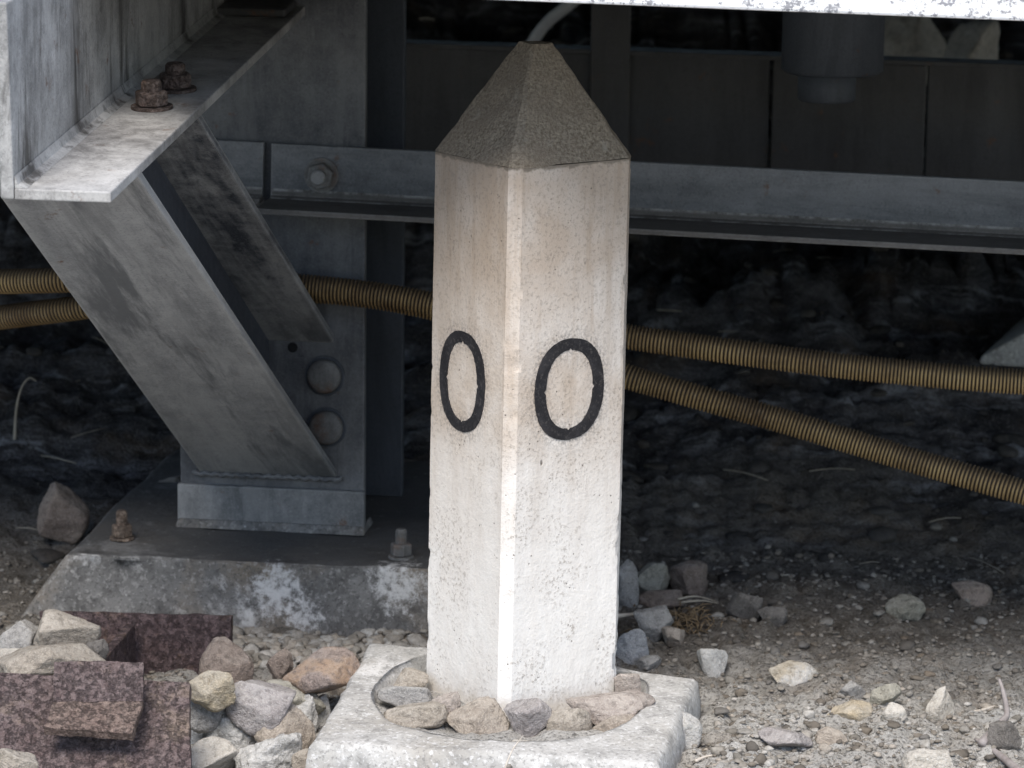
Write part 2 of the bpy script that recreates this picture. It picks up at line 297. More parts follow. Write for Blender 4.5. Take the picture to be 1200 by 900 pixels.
M = dict(paint=m_paint(), cap=m_cap(), numeral=m_numeral(), ground=m_ground(), conduit=m_conduit(), fascia=m_fascia(),
    collar=m_concrete('collar_concrete', (0.40, 0.39, 0.37), (0.56, 0.55, 0.525), (0.36, 0.335, 0.295), 0.7, 0.2, 0.9, 0.003),
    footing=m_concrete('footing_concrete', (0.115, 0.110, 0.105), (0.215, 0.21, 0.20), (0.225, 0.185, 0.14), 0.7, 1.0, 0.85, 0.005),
    block=m_concrete('block_concrete', (0.34, 0.34, 0.33), (0.48, 0.48, 0.46)),
    column=m_steel('column_paint', (0.062, 0.064, 0.070), (0.19, 0.19, 0.19), (0, 0, 0), 0.35, 0.9, 0.2, 0.0, (0.42, 0.66)),
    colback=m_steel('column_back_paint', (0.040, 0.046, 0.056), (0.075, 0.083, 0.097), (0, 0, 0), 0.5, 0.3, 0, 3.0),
    grout=m_steel('base_grey', (0.12, 0.122, 0.122), (0.34, 0.335, 0.325), (0, 0, 0), 0.3, 0.6, 0.3, 5.0),
    strut=m_steel('strut_zinc', (0.185, 0.19, 0.195), (0.42, 0.42, 0.415), (0.17, 0.84, -0.50), 0.75, 1.2, 0.2, 1.0, (0.36, 0.60), (0.135, 0.14, 0.145)),
    strutdark=m_steel('strut_web_shade', (0.045, 0.050, 0.062), (0.085, 0.092, 0.108), (0.17, 0.84, -0.50), 0.6, 0.2, 0.0, 2.0, (0.40, 0.75)),
    strutin=m_steel('strut_inner_paint', (0.060, 0.066, 0.078), (0.36, 0.36, 0.355), (0.17, 0.84, -0.50), 0.9, 1.6, 0.0, 7.0, (0.43, 0.56)),
    arm=m_steel('arm_zinc', (0.17, 0.168, 0.162), (0.50, 0.495, 0.48), (0, 0, 0), 0.25, 0.8, 0.4, 4.0, (0.40, 0.60), (0.060, 0.056, 0.052)),
    armflange=m_steel('arm_flange_zinc', (0.085, 0.080, 0.076), (0.50, 0.49, 0.47), (0, 0, 0), 0.2, 0.9, 0.5, 6.0, (0.36, 0.62)),
    beam=m_steel('angle_paint', (0.10, 0.105, 0.112), (0.25, 0.255, 0.26), (1, -0.14, 0), 0.5, 0.9, 0.25, 8.0),
    beamtop=m_steel('angle_dirt', (0.085, 0.078, 0.072), (0.19, 0.178, 0.165), (1, -0.14, 0), 0.4, 0.9, 0.4, 9.0),
    girder=m_steel('girder_paint', (0.045, 0.043, 0.042), (0.085, 0.083, 0.082), (0, 0, 0), 0.6, 0.2, 0.4, 10.0),
    pipe=m_steel('pipe_stub_paint', (0.06, 0.066, 0.076), (0.10, 0.107, 0.12), (0, 0, 0), 0.5, 0.1, 0.2, 11.0),
    rust=m_rust('rust_scale', (0.078, 0.055, 0.057), (0.165, 0.122, 0.122)), rust2=m_rust('rust_scale_purple', (0.115, 0.084, 0.083), (0.235, 0.185, 0.178), (0.36, 0.28, 0.20), 0.5),
    rustedge=m_rust('rust_scale_sandy', (0.17, 0.125, 0.105), (0.33, 0.255, 0.215), (0.48, 0.39, 0.27), 0.9),
    bolt=m_steel('bolt_grey', (0.07, 0.068, 0.066), (0.24, 0.235, 0.225), (0, 0, 0), 0.2, 0.8, 1.2, 12.0),
    boltlight=m_steel('bolt_bright', (0.16, 0.16, 0.158), (0.34, 0.335, 0.33), (0, 0, 0), 0.2, 0.8, 0.3, 13.0),
    rustybolt=m_rust('bolt_rust', (0.10, 0.070, 0.055), (0.24, 0.195, 0.17), (0.30, 0.17, 0.09), 0.5),
    anchorrust=m_rust('anchor_rust', (0.16, 0.11, 0.075), (0.36, 0.29, 0.23), (0.40, 0.24, 0.13), 0.7),
    hole=m_flat('bolt_hole_shade', (0.012, 0.012, 0.013)), deck=m_flat('deck_planks_dark', (0.16, 0.155, 0.15), (0.10, 0.10, 0.10), 0.9, 20),
    twig=m_flat('bleached_twig', (0.62, 0.57, 0.50), (0.40, 0.35, 0.29), 0.8, 80), twigdark=m_flat('grey_twig', (0.36, 0.33, 0.32), (0.22, 0.19, 0.18), 0.85, 80),
    moss=m_flat('dry_moss', (0.26, 0.19, 0.115), (0.15, 0.105, 0.06), 0.9, 60),
    straw=m_flat('dry_straw', (0.42, 0.38, 0.31), (0.24, 0.21, 0.17), 0.85, 50), hose=m_flat('pale_hose', (0.60, 0.60, 0.60), (0.45, 0.45, 0.46), 0.5, 30),
    gravel=m_gravel('mixed_gravel', [(0.20, 0.185, 0.16), (0.15, 0.13, 0.108), (0.25, 0.235, 0.21), (0.18, 0.155, 0.125), (0.12, 0.108, 0.095), (0.29, 0.275, 0.25), (0.17, 0.16, 0.148), (0.21, 0.17, 0.13)]),
    palegravel=m_gravel('pale_crumbs', [(0.44, 0.42, 0.385), (0.38, 0.355, 0.32), (0.50, 0.48, 0.445), (0.34, 0.315, 0.275), (0.42, 0.375, 0.32), (0.29, 0.265, 0.23)]),
    crumb=m_gravel('soil_crumb', [(0.21, 0.19, 0.162), (0.27, 0.245, 0.212), (0.16, 0.142, 0.12), (0.32, 0.295, 0.26), (0.23, 0.20, 0.165)]),
    darkgravel=m_gravel('dark_rubble', [(0.040, 0.036, 0.034), (0.06, 0.055, 0.052), (0.03, 0.028, 0.028), (0.075, 0.07, 0.066), (0.05, 0.044, 0.04)]),
    tan=m_stone('stone_tan', (0.31, 0.262, 0.215), (0.42, 0.365, 0.305)), palet=m_stone('stone_pale_tan', (0.30, 0.262, 0.215), (0.41, 0.365, 0.31)),
    grey=m_stone('stone_grey', (0.25, 0.24, 0.228), (0.36, 0.348, 0.33)), purple=m_stone('stone_mauve_grey', (0.305, 0.275, 0.265), (0.40, 0.375, 0.365)),
    pink=m_stone('stone_pinkish', (0.32, 0.27, 0.238), (0.42, 0.368, 0.325)), brown=m_stone('stone_brown', (0.20, 0.155, 0.128), (0.30, 0.245, 0.205)),
    orange=m_stone('stone_brown_orange', (0.25, 0.195, 0.165), (0.33, 0.27, 0.24), (0.36, 0.245, 0.16), 0.15), ochre=m_stone('stone_ochre', (0.40, 0.325, 0.215), (0.50, 0.43, 0.32), (0.40, 0.36, 0.295)),
    cream=m_stone('stone_cream', (0.46, 0.42, 0.36), (0.58, 0.54, 0.48)), white=m_stone('clod_white', (0.40, 0.39, 0.365), (0.55, 0.54, 0.515)),
    blue=m_stone('stone_blue_grey', (0.29, 0.30, 0.315), (0.40, 0.41, 0.42)), dark=m_stone('stone_dark', (0.12, 0.11, 0.10), (0.19, 0.175, 0.16), None, 0.1),
    olive=m_stone('stone_olive', (0.26, 0.245, 0.20), (0.37, 0.35, 0.29)), rim=m_stone('stone_tan_rimmed', (0.40, 0.33, 0.23), (0.50, 0.45, 0.37), (0.55, 0.54, 0.52)))

# ------------------------------------------------------------------ object helpers
COL = sc.collection
def thing(name, label, cat, loc, group=None):
    o = bpy.data.objects.new(name, None); COL.objects.link(o); o.location = tuple(loc); o.empty_display_size = 0.05
    o['label'] = label; o['category'] = cat
    if group: o['group'] = group
    return o
def tag(o, label, cat, group=None):
    o['label'] = label; o['category'] = cat
    if group: o['group'] = group
    return o
def wloc(o):
    p = np.zeros(3)
    while o: p = p + np.array(o.location); o = o.parent
    return p
def obj(name, verts, faces, mat, parent=None, smooth=False, bevel=0.0, segs=2, fix=True):
    verts = np.asarray(verts, float)
    if parent is not None: org = wloc(parent)
    else: org = np.array([(verts[:, 0].min() + verts[:, 0].max()) / 2, (verts[:, 1].min() + verts[:, 1].max()) / 2, verts[:, 2].min()])
    me = bpy.data.meshes.new(name); me.from_pydata((verts - org).tolist(), [], [list(map(int, f)) for f in faces])
    if fix:
        bm = bmesh.new(); bm.from_mesh(me); bmesh.ops.recalc_face_normals(bm, faces=bm.faces); bm.to_mesh(me); bm.free()
    me.materials.append(M[mat])
    if smooth: me.polygons.foreach_set('use_smooth', [True] * len(me.polygons))
    o = bpy.data.objects.new(name, me); COL.objects.link(o)
    if parent is not None: o.parent = parent
    else: o.location = tuple(org)
    if bevel:
        b = o.modifiers.new('bevel', 'BEVEL'); b.width = bevel; b.segments = segs; b.limit_method = 'ANGLE'; b.angle_limit = R(40)
    return o
def loft(loops, cap=True):
    n = len(loops[0]); v = [p for l in loops for p in l]; f = []
    for k in range(len(loops) - 1):
        for i in range(n):
            a, b = k * n + i, k * n + (i + 1) % n
            f.append((a, b, b + n, a + n))
    if cap: f.append(tuple(range(n - 1, -1, -1))); f.append(tuple(range((len(loops) - 1) * n, len(loops) * n)))
    return v, f
def box(o, a, b, c):                       # corner and three edge vectors
    o, a, b, c = map(np.asarray, (o, a, b, c))
    return loft([[o, o + a, o + a + b, o + b], [o + c, o + a + c, o + a + b + c, o + b + c]])
def merge(*parts):
    v, f = [], []
    for pv, pf in parts:
        k = len(v); v += list(pv); f += [tuple(i + k for i in q) for q in pf]
    return v, f
def frame(axis):
    a = np.asarray(axis, float); a = a / np.linalg.norm(a)
    t = V(0, 0, 1) if abs(a[2]) < 0.9 else V(1, 0, 0)
    u = np.cross(t, a); u /= np.linalg.norm(u); return a, u, np.cross(a, u)
def lathe(c, axis, prof, n=24, rot=0.0, jag=None):    # prof: (distance along axis, radius)
    a, u, v_ = frame(axis); c = np.asarray(c, float)
    return loft([[c + a * d + (u * math.cos(t) + v_ * math.sin(t)) * r for t in [rot + 2 * math.pi * i / n for i in range(n)]] for d, r in prof])
def tube(pts, rad, n=8):
    pts = [np.asarray(p, float) for p in pts]; L = []; up = None
    for i, p in enumerate(pts):
        d = pts[min(i + 1, len(pts) - 1)] - pts[max(i - 1, 0)]; a, u, v_ = frame(d)
        if up is not None:
            u = up - a * np.dot(up, a); u /= np.linalg.norm(u); v_ = np.cross(a, u)
        up = u; r = rad[i] if hasattr(rad, '__len__') else rad
        L.append([p + (u * math.cos(t) + v_ * math.sin(t)) * r for t in [2 * math.pi * k / n for k in range(n)]])
    return loft(L)
def spline(pts, n):
    P = [np.asarray(p, float) for p in pts]; P = [2 * P[0] - P[1]] + P + [2 * P[-1] - P[-2]]; out = []
    for i in range(1, len(P) - 2):
        for k in range(n):
            t = k / n; a, b, c, d = P[i - 1:i + 3]
            out.append(0.5 * (2 * b + (c - a) * t + (2 * a - 5 * b + 4 * c - d) * t * t + (3 * b - a - 3 * c + d) * t ** 3))
    out.append(P[-2]); return out

# ------------------------------------------------------------------ ground
FTZ = 0.075                                  # top of the footing
def gbase(x, y):
    s = np.maximum(0, y - 4.45); z = 0.24 * s ** 1.12; z = np.minimum(z, 1.02)
    d = np.exp(-((x + 0.42) / 0.30) ** 2 - ((y - 3.80) / 0.30) ** 2)
    t = np.clip((3.60 - y) / 0.09, 0, 1); z = z + 0.034 * t * t * (3 - 2 * t) * np.clip((x + 0.36) / 0.12, 0, 1) * np.clip((0.30 - x) / 0.10, 0.15, 1)
    return z - 0.004 * np.clip((3.75 - y), 0, 1) - 0.022 * d + 0.016 * np.exp(-((x - 0.25) / 0.07) ** 2 - ((y - 3.62) / 0.16) ** 2)
def gz_arr(x, y, detail=True):
    p = np.stack([x, y, np.zeros_like(x)], 1)
    z = gbase(x, y) + 0.010 * fbm(p * 5, 3, 0.5, 3)
    bank = np.clip((y - 4.6) / 0.8, 0, 1)
    z = z + bank * 0.05 * fbm(p * V(2.2, 3.4, 1), 4, 0.55, 9)
    if detail:
        near = ((np.abs(x) < 1.3) & (y > 3.2) & (y < 7.5)).astype(float)
        z = z + near * (0.0055 * fbm(p * 26, 3, 0.62, 21, True) + 0.0032 * fbm(p * 85, 2, 0.6, 23) + bank * 0.03 * fbm(p * V(9, 14, 1), 3, 0.6, 5, True))
    return z
def gz(x, y): return float(gz_arr(np.array([x]), np.array([y]), False)[0])
def axis_pts(a, b, step, lo, hi, g=1.35):
    c = list(np.arange(a, b + 1e-6, step)); s = step; l = c[0]; left = []
    while l > lo: s *= g; l -= s; left.append(l)
    s = step; r = c[-1]; right = []
    while r < hi: s *= g; r += s; right.append(r)
    return np.array(left[::-1] + c + right)
gx = axis_pts(-0.86, 0.86, 0.0062, -300, 300); gy = axis_pts(3.40, 4.95, 0.0062, -300, 300, 1.10)
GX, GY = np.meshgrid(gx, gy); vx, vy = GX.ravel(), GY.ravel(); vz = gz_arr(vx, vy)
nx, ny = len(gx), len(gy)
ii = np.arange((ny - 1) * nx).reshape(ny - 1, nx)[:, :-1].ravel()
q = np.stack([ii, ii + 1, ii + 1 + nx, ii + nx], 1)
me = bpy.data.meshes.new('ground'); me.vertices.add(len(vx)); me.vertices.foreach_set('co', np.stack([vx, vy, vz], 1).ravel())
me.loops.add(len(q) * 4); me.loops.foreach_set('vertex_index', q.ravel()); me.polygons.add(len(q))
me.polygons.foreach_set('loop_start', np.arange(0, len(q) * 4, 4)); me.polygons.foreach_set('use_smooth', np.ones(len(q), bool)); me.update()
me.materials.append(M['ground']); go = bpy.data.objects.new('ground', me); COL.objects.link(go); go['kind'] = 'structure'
go['label'] = 'pale dry soil rising to a dark bank beneath the deck'

# ------------------------------------------------------------------ concrete footing
fl, fr = V(-0.545, 4.262, FTZ), V(-0.03, 4.197, FTZ)
fbk = ED * 0.62
top = [fl, fr, fr + fbk + EX * 0.02, fl + fbk]
bot = [fl + V(-0.11, -0.03, -0.16), fr + V(0.08, -0.03, -0.16), fr + fbk + V(0.1, 0.05, -0.16), fl + fbk + V(-0.10, 0.05, -0.16)]
foot = thing('concrete_footing', 'dark stained concrete footing under the steel column with white lime patches', 'footing', (-0.22, 4.5, 0))
bm = bmesh.new(); v, f = loft([bot, top]); bv = [bm.verts.new(p) for p in v]
for q_ in f: bm.faces.new([bv[i] for i in q_])
bmesh.ops.recalc_face_normals(bm, faces=bm.faces)
bmesh.ops.bevel(bm, geom=[e for e in bm.edges], offset=0.006, segments=3, affect='EDGES', profile=0.6)
bmesh.ops.triangulate(bm, faces=bm.faces)
for k in range(5):
    bmesh.ops.subdivide_edges(bm, edges=[e for e in bm.edges if e.calc_length() > 0.022], cuts=1)
    bmesh.ops.triangulate(bm, faces=[f_ for f_ in bm.faces if len(f_.verts) > 3])
P = np.array([v_.co[:] for v_ in bm.verts]); bm.normal_update(); Nn = np.array([v_.normal[:] for v_ in bm.verts])
front = np.clip(-Nn[:, 1], 0, 1)
P = P + Nn * (0.0022 * fbm(P * 14, 4, 0.6, 4) + front * 0.0030 * fbm(P * 22, 4, 0.62, 8))[:, None]
bm.verts.index_update(); F = [[v_.index for v_ in f_.verts] for f_ in bm.faces]; bm.free()
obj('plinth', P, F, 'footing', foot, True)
def hexn(c, axis, r, h, rot=0.3): return lathe(c, axis, [(0, r * 0.93), (0.002, r), (h - 0.002, r), (h, r * 0.9)], 6, rot)
for (px, py, m_) in ((143, 632, 'anchorrust'), (470, 654, 'bolt')):
    c = pZ(px, py, FTZ); b = obj('anchor_bolt', *lathe(c + V(0, 0, -0.01), EZ, [(0, 0.0072), (0.044, 0.0072), (0.047, 0.0055)], 12), m_, foot)
    obj('washer', *lathe(c + V(0, 0, 0.0005), EZ, [(0, 0.0155), (0.003, 0.0155)], 20), m_, b)
    obj('nut', *hexn(c + V(0, 0, 0.004), EZ, 0.0135, 0.015), m_, b, bevel=0.0008)

# ------------------------------------------------------------------ steel column
CP = V(-0.418, 4.408, FTZ); CW = 0.236; DECKZ = lambda y: 0.850 + 0.077 * (y - 3.4)
col = thing('steel_column', 'dark grey steel column on the concrete footing, left of the white post', 'column', CP + EX * CW / 2 + ED * 0.1)
ztop = DECKZ(4.40) - FTZ - 0.004
obj('front_flange', *box(CP, EX * CW, ED * 0.014, EZ * ztop), 'column', col, bevel=0.0015)
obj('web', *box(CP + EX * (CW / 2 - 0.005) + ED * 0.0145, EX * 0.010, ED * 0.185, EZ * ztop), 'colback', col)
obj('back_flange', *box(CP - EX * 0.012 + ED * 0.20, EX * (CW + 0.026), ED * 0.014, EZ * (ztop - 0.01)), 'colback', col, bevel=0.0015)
obj('base_plate', *box(CP - EX * 0.002 - ED * 0.009, EX * (CW + 0.004), ED * 0.008, EZ * 0.056), 'grout', col, bevel=0.002)
obj('grout_pad', *loft([[CP + EX * a - ED * b + EZ * 0.001 for a, b in ((-0.004, 0.018), (CW + 0.004, 0.018), (CW + 0.004, -0.05), (-0.004, -0.05))],
                        [CP + EX * a - ED * b + EZ * 0.012 for a, b in ((-0.001, 0.0105), (CW + 0.001, 0.0105), (CW + 0.001, -0.045), (-0.001, -0.045))]]), 'footing', col, bevel=0.003)
def on_face(px, py, off=0.0):               # point on the column's front face
    d = ray(px, py); n = -ED; o = CP - ED * off
    return C0 + d * (np.dot(o - C0, n) / np.dot(d, n))
for px, py in ((381, 440), (383, 500)):
    c = on_face(px, py)
    b = obj('bolt_head', *lathe(c - ED * 0.003, -ED, [(0, 0.0215), (0.006, 0.0215), (0.010, 0.0185), (0.0115, 0.012), (0.0118, 0.004)], 28), 'bolt', col, True)
    obj('washer', *lathe(c - ED * 0.0003, -ED, [(0, 0.0255), (0.0025, 0.0255), (0.003, 0.024)], 32), 'colback', b)
c = on_face(343, 407)
b = obj('bolt_hole', *lathe(c - ED * 0.0004, -ED, [(0, 0.0065), (0.0005, 0.0065)], 20), 'hole', col)  # flat black disc, painted in for the shaded inside of a hole
# ------------------------------------------------------------------ bracket arm (channel) reaching out to the front
AT = V(-0.387, 3.40, 0.650); AD = V(-0.257, 4.40, 0.727) - AT; ALEN = np.linalg.norm(AD); AD = AD / ALEN
AX = V(AD[1], -AD[0], 0); AX /= np.linalg.norm(AX); AU = np.cross(AX, AD)
arm = thing('bracket_arm', 'pale galvanised steel channel jutting forward at the upper left, two rusty bolts on it', 'bracket', AT - AX * 0.06)
FW, FT, WH = 0.095, 0.011, 0.192
obj('flange', *box(AT - AX * FW, AX * FW, AD * (ALEN - 0.01), AU * FT), 'armflange', arm, bevel=0.0015)
obj('web', *box(AT - AX * (FW + 0.014), AX * 0.0135, AD * (ALEN - 0.01), AU * WH), 'arm', arm, bevel=0.002)
obj('fillet', *loft([[AT - AX * (FW - 0.0002) + AU * (FT + 0.0002) + AD * t + AX * a + AU * b for a, b in ((0, 0), (0.012, 0), (0.0035, 0.0035), (0, 0.012))] for t in (0.002, ALEN - 0.012)]), 'arm', arm)
def on_arm(px, py):
    d = ray(px, py); return C0 + d * (np.dot(AT + AU * FT - C0, AU) / np.dot(d, AU))
for px, py in ((178, 127), (206, 106)):
    c = on_arm(px, py)
    b = obj('bolt_nut', *hexn(c + AU * 0.0035, AU, 0.0185, 0.016), 'rustybolt', arm, bevel=0.002)
    obj('washer', *lathe(c + AU * 0.0003, AU, [(0, 0.0225), (0.003, 0.0225)], 24), 'rustybolt', b)
    obj('bolt_shank', *lathe(c + AU * 0.016, AU, [(0, 0.011), (0.012, 0.011), (0.0145, 0.009)], 16), 'rustybolt', b)
c = on_arm(296, 20)
b = obj('stiffener_plate', *box(c - AX * 0.045, AX * 0.085, AD * 0.075, AU * 0.010), 'girder', arm, bevel=0.003)
# ------------------------------------------------------------------ diagonal strut (H section) from column foot to arm tip
sb = [pY(234, 553, 4.402), pY(394, 560, 4.378)]; st_ = [pY(0, 230, 3.62), pY(174, 226, 3.62)]
under = lambda p: np.dot(AT - AU * 0.002 - p, AU)
ax_ = (st_[0] + st_[1]) / 2 - (sb[0] + sb[1]) / 2; ax_ /= np.linalg.norm(ax_)
sx = sb[1] - sb[0]; sx /= np.linalg.norm(sx); sn = np.cross(sx, ax_); sn /= np.linalg.norm(sn)
if sn[2] < 0: sn = -sn                       # sn points up and back: from lower flange to upper flange
def at_arm(p): return p + ax_ * (under(p) / np.dot(ax_, AU))
def at_col(p): return p - ax_ * (np.dot(p - (CP - ED * 0.001), ED) / np.dot(ax_, ED))
def srt(t, off):                              # four-corner strip helper: t across 0..1, off along sn
    p = sb[0] * (1 - t) + sb[1] * t + sn * off; q_ = st_[0] * (1 - t) + st_[1] * t + sn * off
    return at_col(p), at_arm(q_)
def strip(t0, t1, o0, o1):
    a = [srt(t, o) for t, o in ((t0, o0), (t1, o0), (t1, o1), (t0, o1))]
    return loft([[p[0] for p in a], [p[1] for p in a]])
SD = 0.158
stt = thing('diagonal_strut', 'weathered grey steel strut slanting from the column foot up to the bracket arm', 'strut', (sb[0] + sb[1]) / 2)
obj('lower_flange', *strip(0, 1, 0, 0.010), 'strut', stt, bevel=0.0015)
obj('web', *strip(0.46, 0.53, 0.0103, SD - 0.0103), 'strutdark', stt)  # strut steel darkened in colour for the shade of the recess
obj('upper_flange', *strip(0, 1, SD - 0.010, SD), 'strutin', stt, bevel=0.0015)
wa, wb = sb[0] - EX * 0.008 - ED * 0.004, sb[1] + EX * 0.008 - ED * 0.004
obj('weld_bead', *tube([wa * (1 - t) + wb * t + V(0, 0, 0.0012 * math.sin(t * 90)) - EZ * 0.001 for t in np.linspace(0, 1, 60)], [0.0032 + 0.0005 * math.sin(i * 1.7) for i in range(60)], 8), 'column', stt, True)
# ------------------------------------------------------------------ angle beams bolted to the column
def angle(name, label, p0, p1, hgt, leg, parent=None):
    d = p1 - p0; Ln = np.linalg.norm(d); d = d / Ln; n = np.cross(d, EZ); n /= np.linalg.norm(n)
    if n[1] > 0: n = -n
    u = np.cross(d, n); u = u if u[2] > 0 else -u
    t = thing(name, label, 'steel beam', (p0 + p1) / 2 - u * hgt)
    obj('vertical_leg', *box(p0 - u * hgt, d * Ln, -n * 0.008, u * hgt), 'beam', t, bevel=0.0012)
    obj('horizontal_leg', *box(p0 - u * hgt + n * 0.0002, d * Ln, n * leg, u * 0.007), 'beamtop', t, bevel=0.0012)
    obj('toe_fillet', *loft([[p0 + d * s - u * (hgt - 0.0072) + n * (a + 0.0004) + u * b for a, b in ((0, 0), (0.011, 0), (0.003, 0.003), (0, 0.011))] for s in (0.001, Ln - 0.001)]), 'beamtop', t)
    return t, n
b0 = on_face(318, 168, 0.010); z1 = b0 + EX * 2.4; tgt = pY(1200, 213, b0[1] - (0.9) * math.tan(H))
dd = tgt - b0; dd /= np.linalg.norm(dd)
bt, bn = angle('angle_beam', 'long grey steel angle beam running behind the white post to the right edge', b0, b0 + dd * 2.6, 0.074, 0.088)
c = on_face(377, 205, 0.0105)
b = obj('bolt_nut', *hexn(c + bn * 0.004, bn, 0.0175, 0.013), 'bolt', bt, bevel=0.0012)
obj('washer', *lathe(c + bn * 0.0003, bn, [(0, 0.0215), (0.0035, 0.0215)], 28), 'bolt', b)
obj('bolt_shank', *lathe(c + bn * 0.015, bn, [(0, 0.0095), (0.010, 0.0095), (0.012, 0.0075)], 16), 'boltlight', b)
b0l = on_face(309, 167, 0.010)
angle('angle_beam', 'short stub of steel angle between the strut and the long beam', b0l - dd * 0.13, b0l, 0.074, 0.02)

# ------------------------------------------------------------------ deck overhead with its white edge
F1, F2 = pY(570, 0, 3.56), pY(1200, 25, 3.48); fd = F2 - F1; fd /= np.linalg.norm(fd); fn = V(fd[1], -fd[0], 0); fn /= np.linalg.norm(fn)
if fn[1] > 0: fn = -fn
webr = AT - AX * FW
deck = thing('platform_deck', 'white flaking edge of the platform deck along the top right', 'platform', F1 + V(0, 0.5, 0))
kL = -(F1[0] + 0.40) / fd[0]
obj('edge_board', *box(F1 + fd * kL, fd * (3.6 - kL), -fn * 0.03, EZ * 0.15), 'fascia', deck, bevel=0.003)
def dz(p): return V(p[0], p[1], DECKZ(p[1]))
A_ = F1 - fd * 3.2 - fn * 0.031; B_ = F1 + fd * 3.6 - fn * 0.031
for k in range(12):                            # deck planks laid front to back rows
    s0, s1 = 0.40 * k, 0.40 * k + 0.392
    q_ = [dz(A_ - fn * s0), dz(B_ - fn * s0), dz(B_ - fn * s1), dz(A_ - fn * s1)]
    obj('deck_plank', *loft([[p + V(0, 0, 0.003) for p in q_], [p + V(0, 0, 0.075) for p in q_]]), 'deck', deck)

# ------------------------------------------------------------------ girder, hanger, pipe stub and hose in the dark behind
gir = thing('girder', 'dark steel girder of flat panels behind the long angle beam', 'girder', pY(850, 240, 5.0))
gl = [(455, 54), (698, 63), (905, 70), (1088, 77), (1420, 88)]
for k in range(4):
    (xa, ya), (xb, yb) = gl[k], gl[k + 1]; Ya, Yb = 5.02 - k * 0.002, 5.02 - k * 0.002
    a, b_ = pY(xa + 1.5, ya, 5.02 - 0.035 * k), pY(xb - 1.5, yb, 5.02 - 0.035 * (k + 1)); off = V(0, 0.012 * (k % 2), 0)
    dn = V(0, 0, -0.24); pnl = obj('panel', *box(a + off, b_ - a, V(0, 0.01, 0), dn), 'girder', gir, bevel=0.002)
a, b_ = pY(455, 54, 5.02), pY(1420, 88, 4.88)
obj('top_lip', *box(a + V(0, -0.012, 0.0005), b_ - a, V(0, 0.05, 0), V(0, 0, 0.006)), 'girder', gir, bevel=0.001)
obj('bottom_lip', *box(a + V(0, -0.02, -0.2465), b_ - a, V(0, 0.06, 0), V(0, 0, 0.006)), 'girder', gir, bevel=0.001)
hg = pY(690, 200, 4.97); hgr = pY(736, 200, 4.965)
tag(obj('hanger_post', *box(hg, hgr - hg, V(0, 0.03, 0), V(0, 0, DECKZ(5.0) - hg[2])), 'girder', None, bevel=0.002), 'dark flat steel hanger dropping from deck to girder behind the cap of the white post', 'hanger')
pc = pY(975, 85, 4.55); pr = 0.065
ps = thing('pipe_stub', 'grey round pipe stub hanging from the deck above the long beam', 'pipe', pc)
obj('sleeve', *lathe(pc, EZ, [(0, pr - 0.006), (0.004, pr), (DECKZ(4.6) - pc[2] - 0.004, pr)], 40), 'pipe', ps, True)
obj('spigot', *lathe(pc + V(-0.006, 0, -0.036), EZ, [(0, 0.034), (0.003, 0.037), (0.04, 0.037)], 32), 'pipe', ps, True)
hp = spline([pY(596, 96, 5.9), pY(624, 50, 5.9), pY(641, 27, 5.9), pY(664, 8, 5.9), pY(690, -14, 5.9), pY(720, -50, 5.9)], 8)
tag(obj('hose', *tube(hp, 0.010, 10), 'hose', None, True), 'pale thin hose curving up from behind the tip of the white post', 'hose')
# concrete block on the bank at the right
q0 = pY(1146, 428, 5.0); q1 = pY(1207, 386, 5.0)
tag(obj('concrete_block', *loft([[q0, q0 + V(0.36, 0, -0.02), q0 + V(0.36, 0, 0.10), q1 + V(0.05, 0, 0.01), q1, q0 + V(0.002, 0, 0.012)],
    [p + V(0.10, 0.30, 0) for p in (q0, q0 + V(0.36, 0, -0.02), q0 + V(0.36, 0, 0.10), q1 + V(0.05, 0, 0.01), q1, q0 + V(0.002, 0, 0.012))]]), 'block', None, bevel=0.006), 'pale grey concrete wedge in the dark at the right edge above the upper conduit', 'concrete block')

# ------------------------------------------------------------------ corrugated conduits
def conduit(label, pts, r, pitch):
    P = spline(pts, 40); seg = [0]
    for i in range(1, len(P)): seg.append(seg[-1] + np.linalg.norm(P[i] - P[i - 1]))
    n = int(seg[-1] / pitch * 6); ts = np.linspace(0, seg[-1], n); P = np.array(P)
    Q = np.stack([np.interp(ts, seg, P[:, k]) for k in range(3)], 1)
    ph = fbm(np.stack([ts * 6, ts * 0, ts * 0 + r * 900 + pts[0][2] * 50], 1), 3, 0.6, 5); Q = Q + np.stack([ts * 0, 0.003 * ph, 0.0035 * fbm(np.stack([ts * 4, ts * 0 + 3, ts * 0 + pts[0][2] * 70], 1), 2, 0.5, 9)], 1)
    cr = 0.5 + 0.5 * np.sin(ts / pitch * 2 * math.pi + 4 * ph); cr = cr ** 0.8
    v, f = tube(Q, r * (0.85 + 0.15 * cr), 14)
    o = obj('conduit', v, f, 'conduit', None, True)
    at = o.data.attributes.new('crest', 'FLOAT', 'POINT'); at.data.foreach_set('value', np.repeat(cr, 14).astype(np.float32))
    return tag(o, label, 'conduit', 'yellow corrugated conduits')
conduit('upper yellow-brown corrugated conduit crossing the column and passing behind the post', [pY(-260, 352, 4.50), pY(-60, 334, 4.40), pY(75, 331, 4.34), pY(200, 328, 4.33), pY(372, 341, 4.325), pY(505, 357, 4.30), pY(735, 394, 4.26), pY(960, 424, 4.22), pY(1200, 446, 4.18), pY(1420, 462, 4.14), pY(1700, 560, 4.1)], 0.0160, 0.0047)
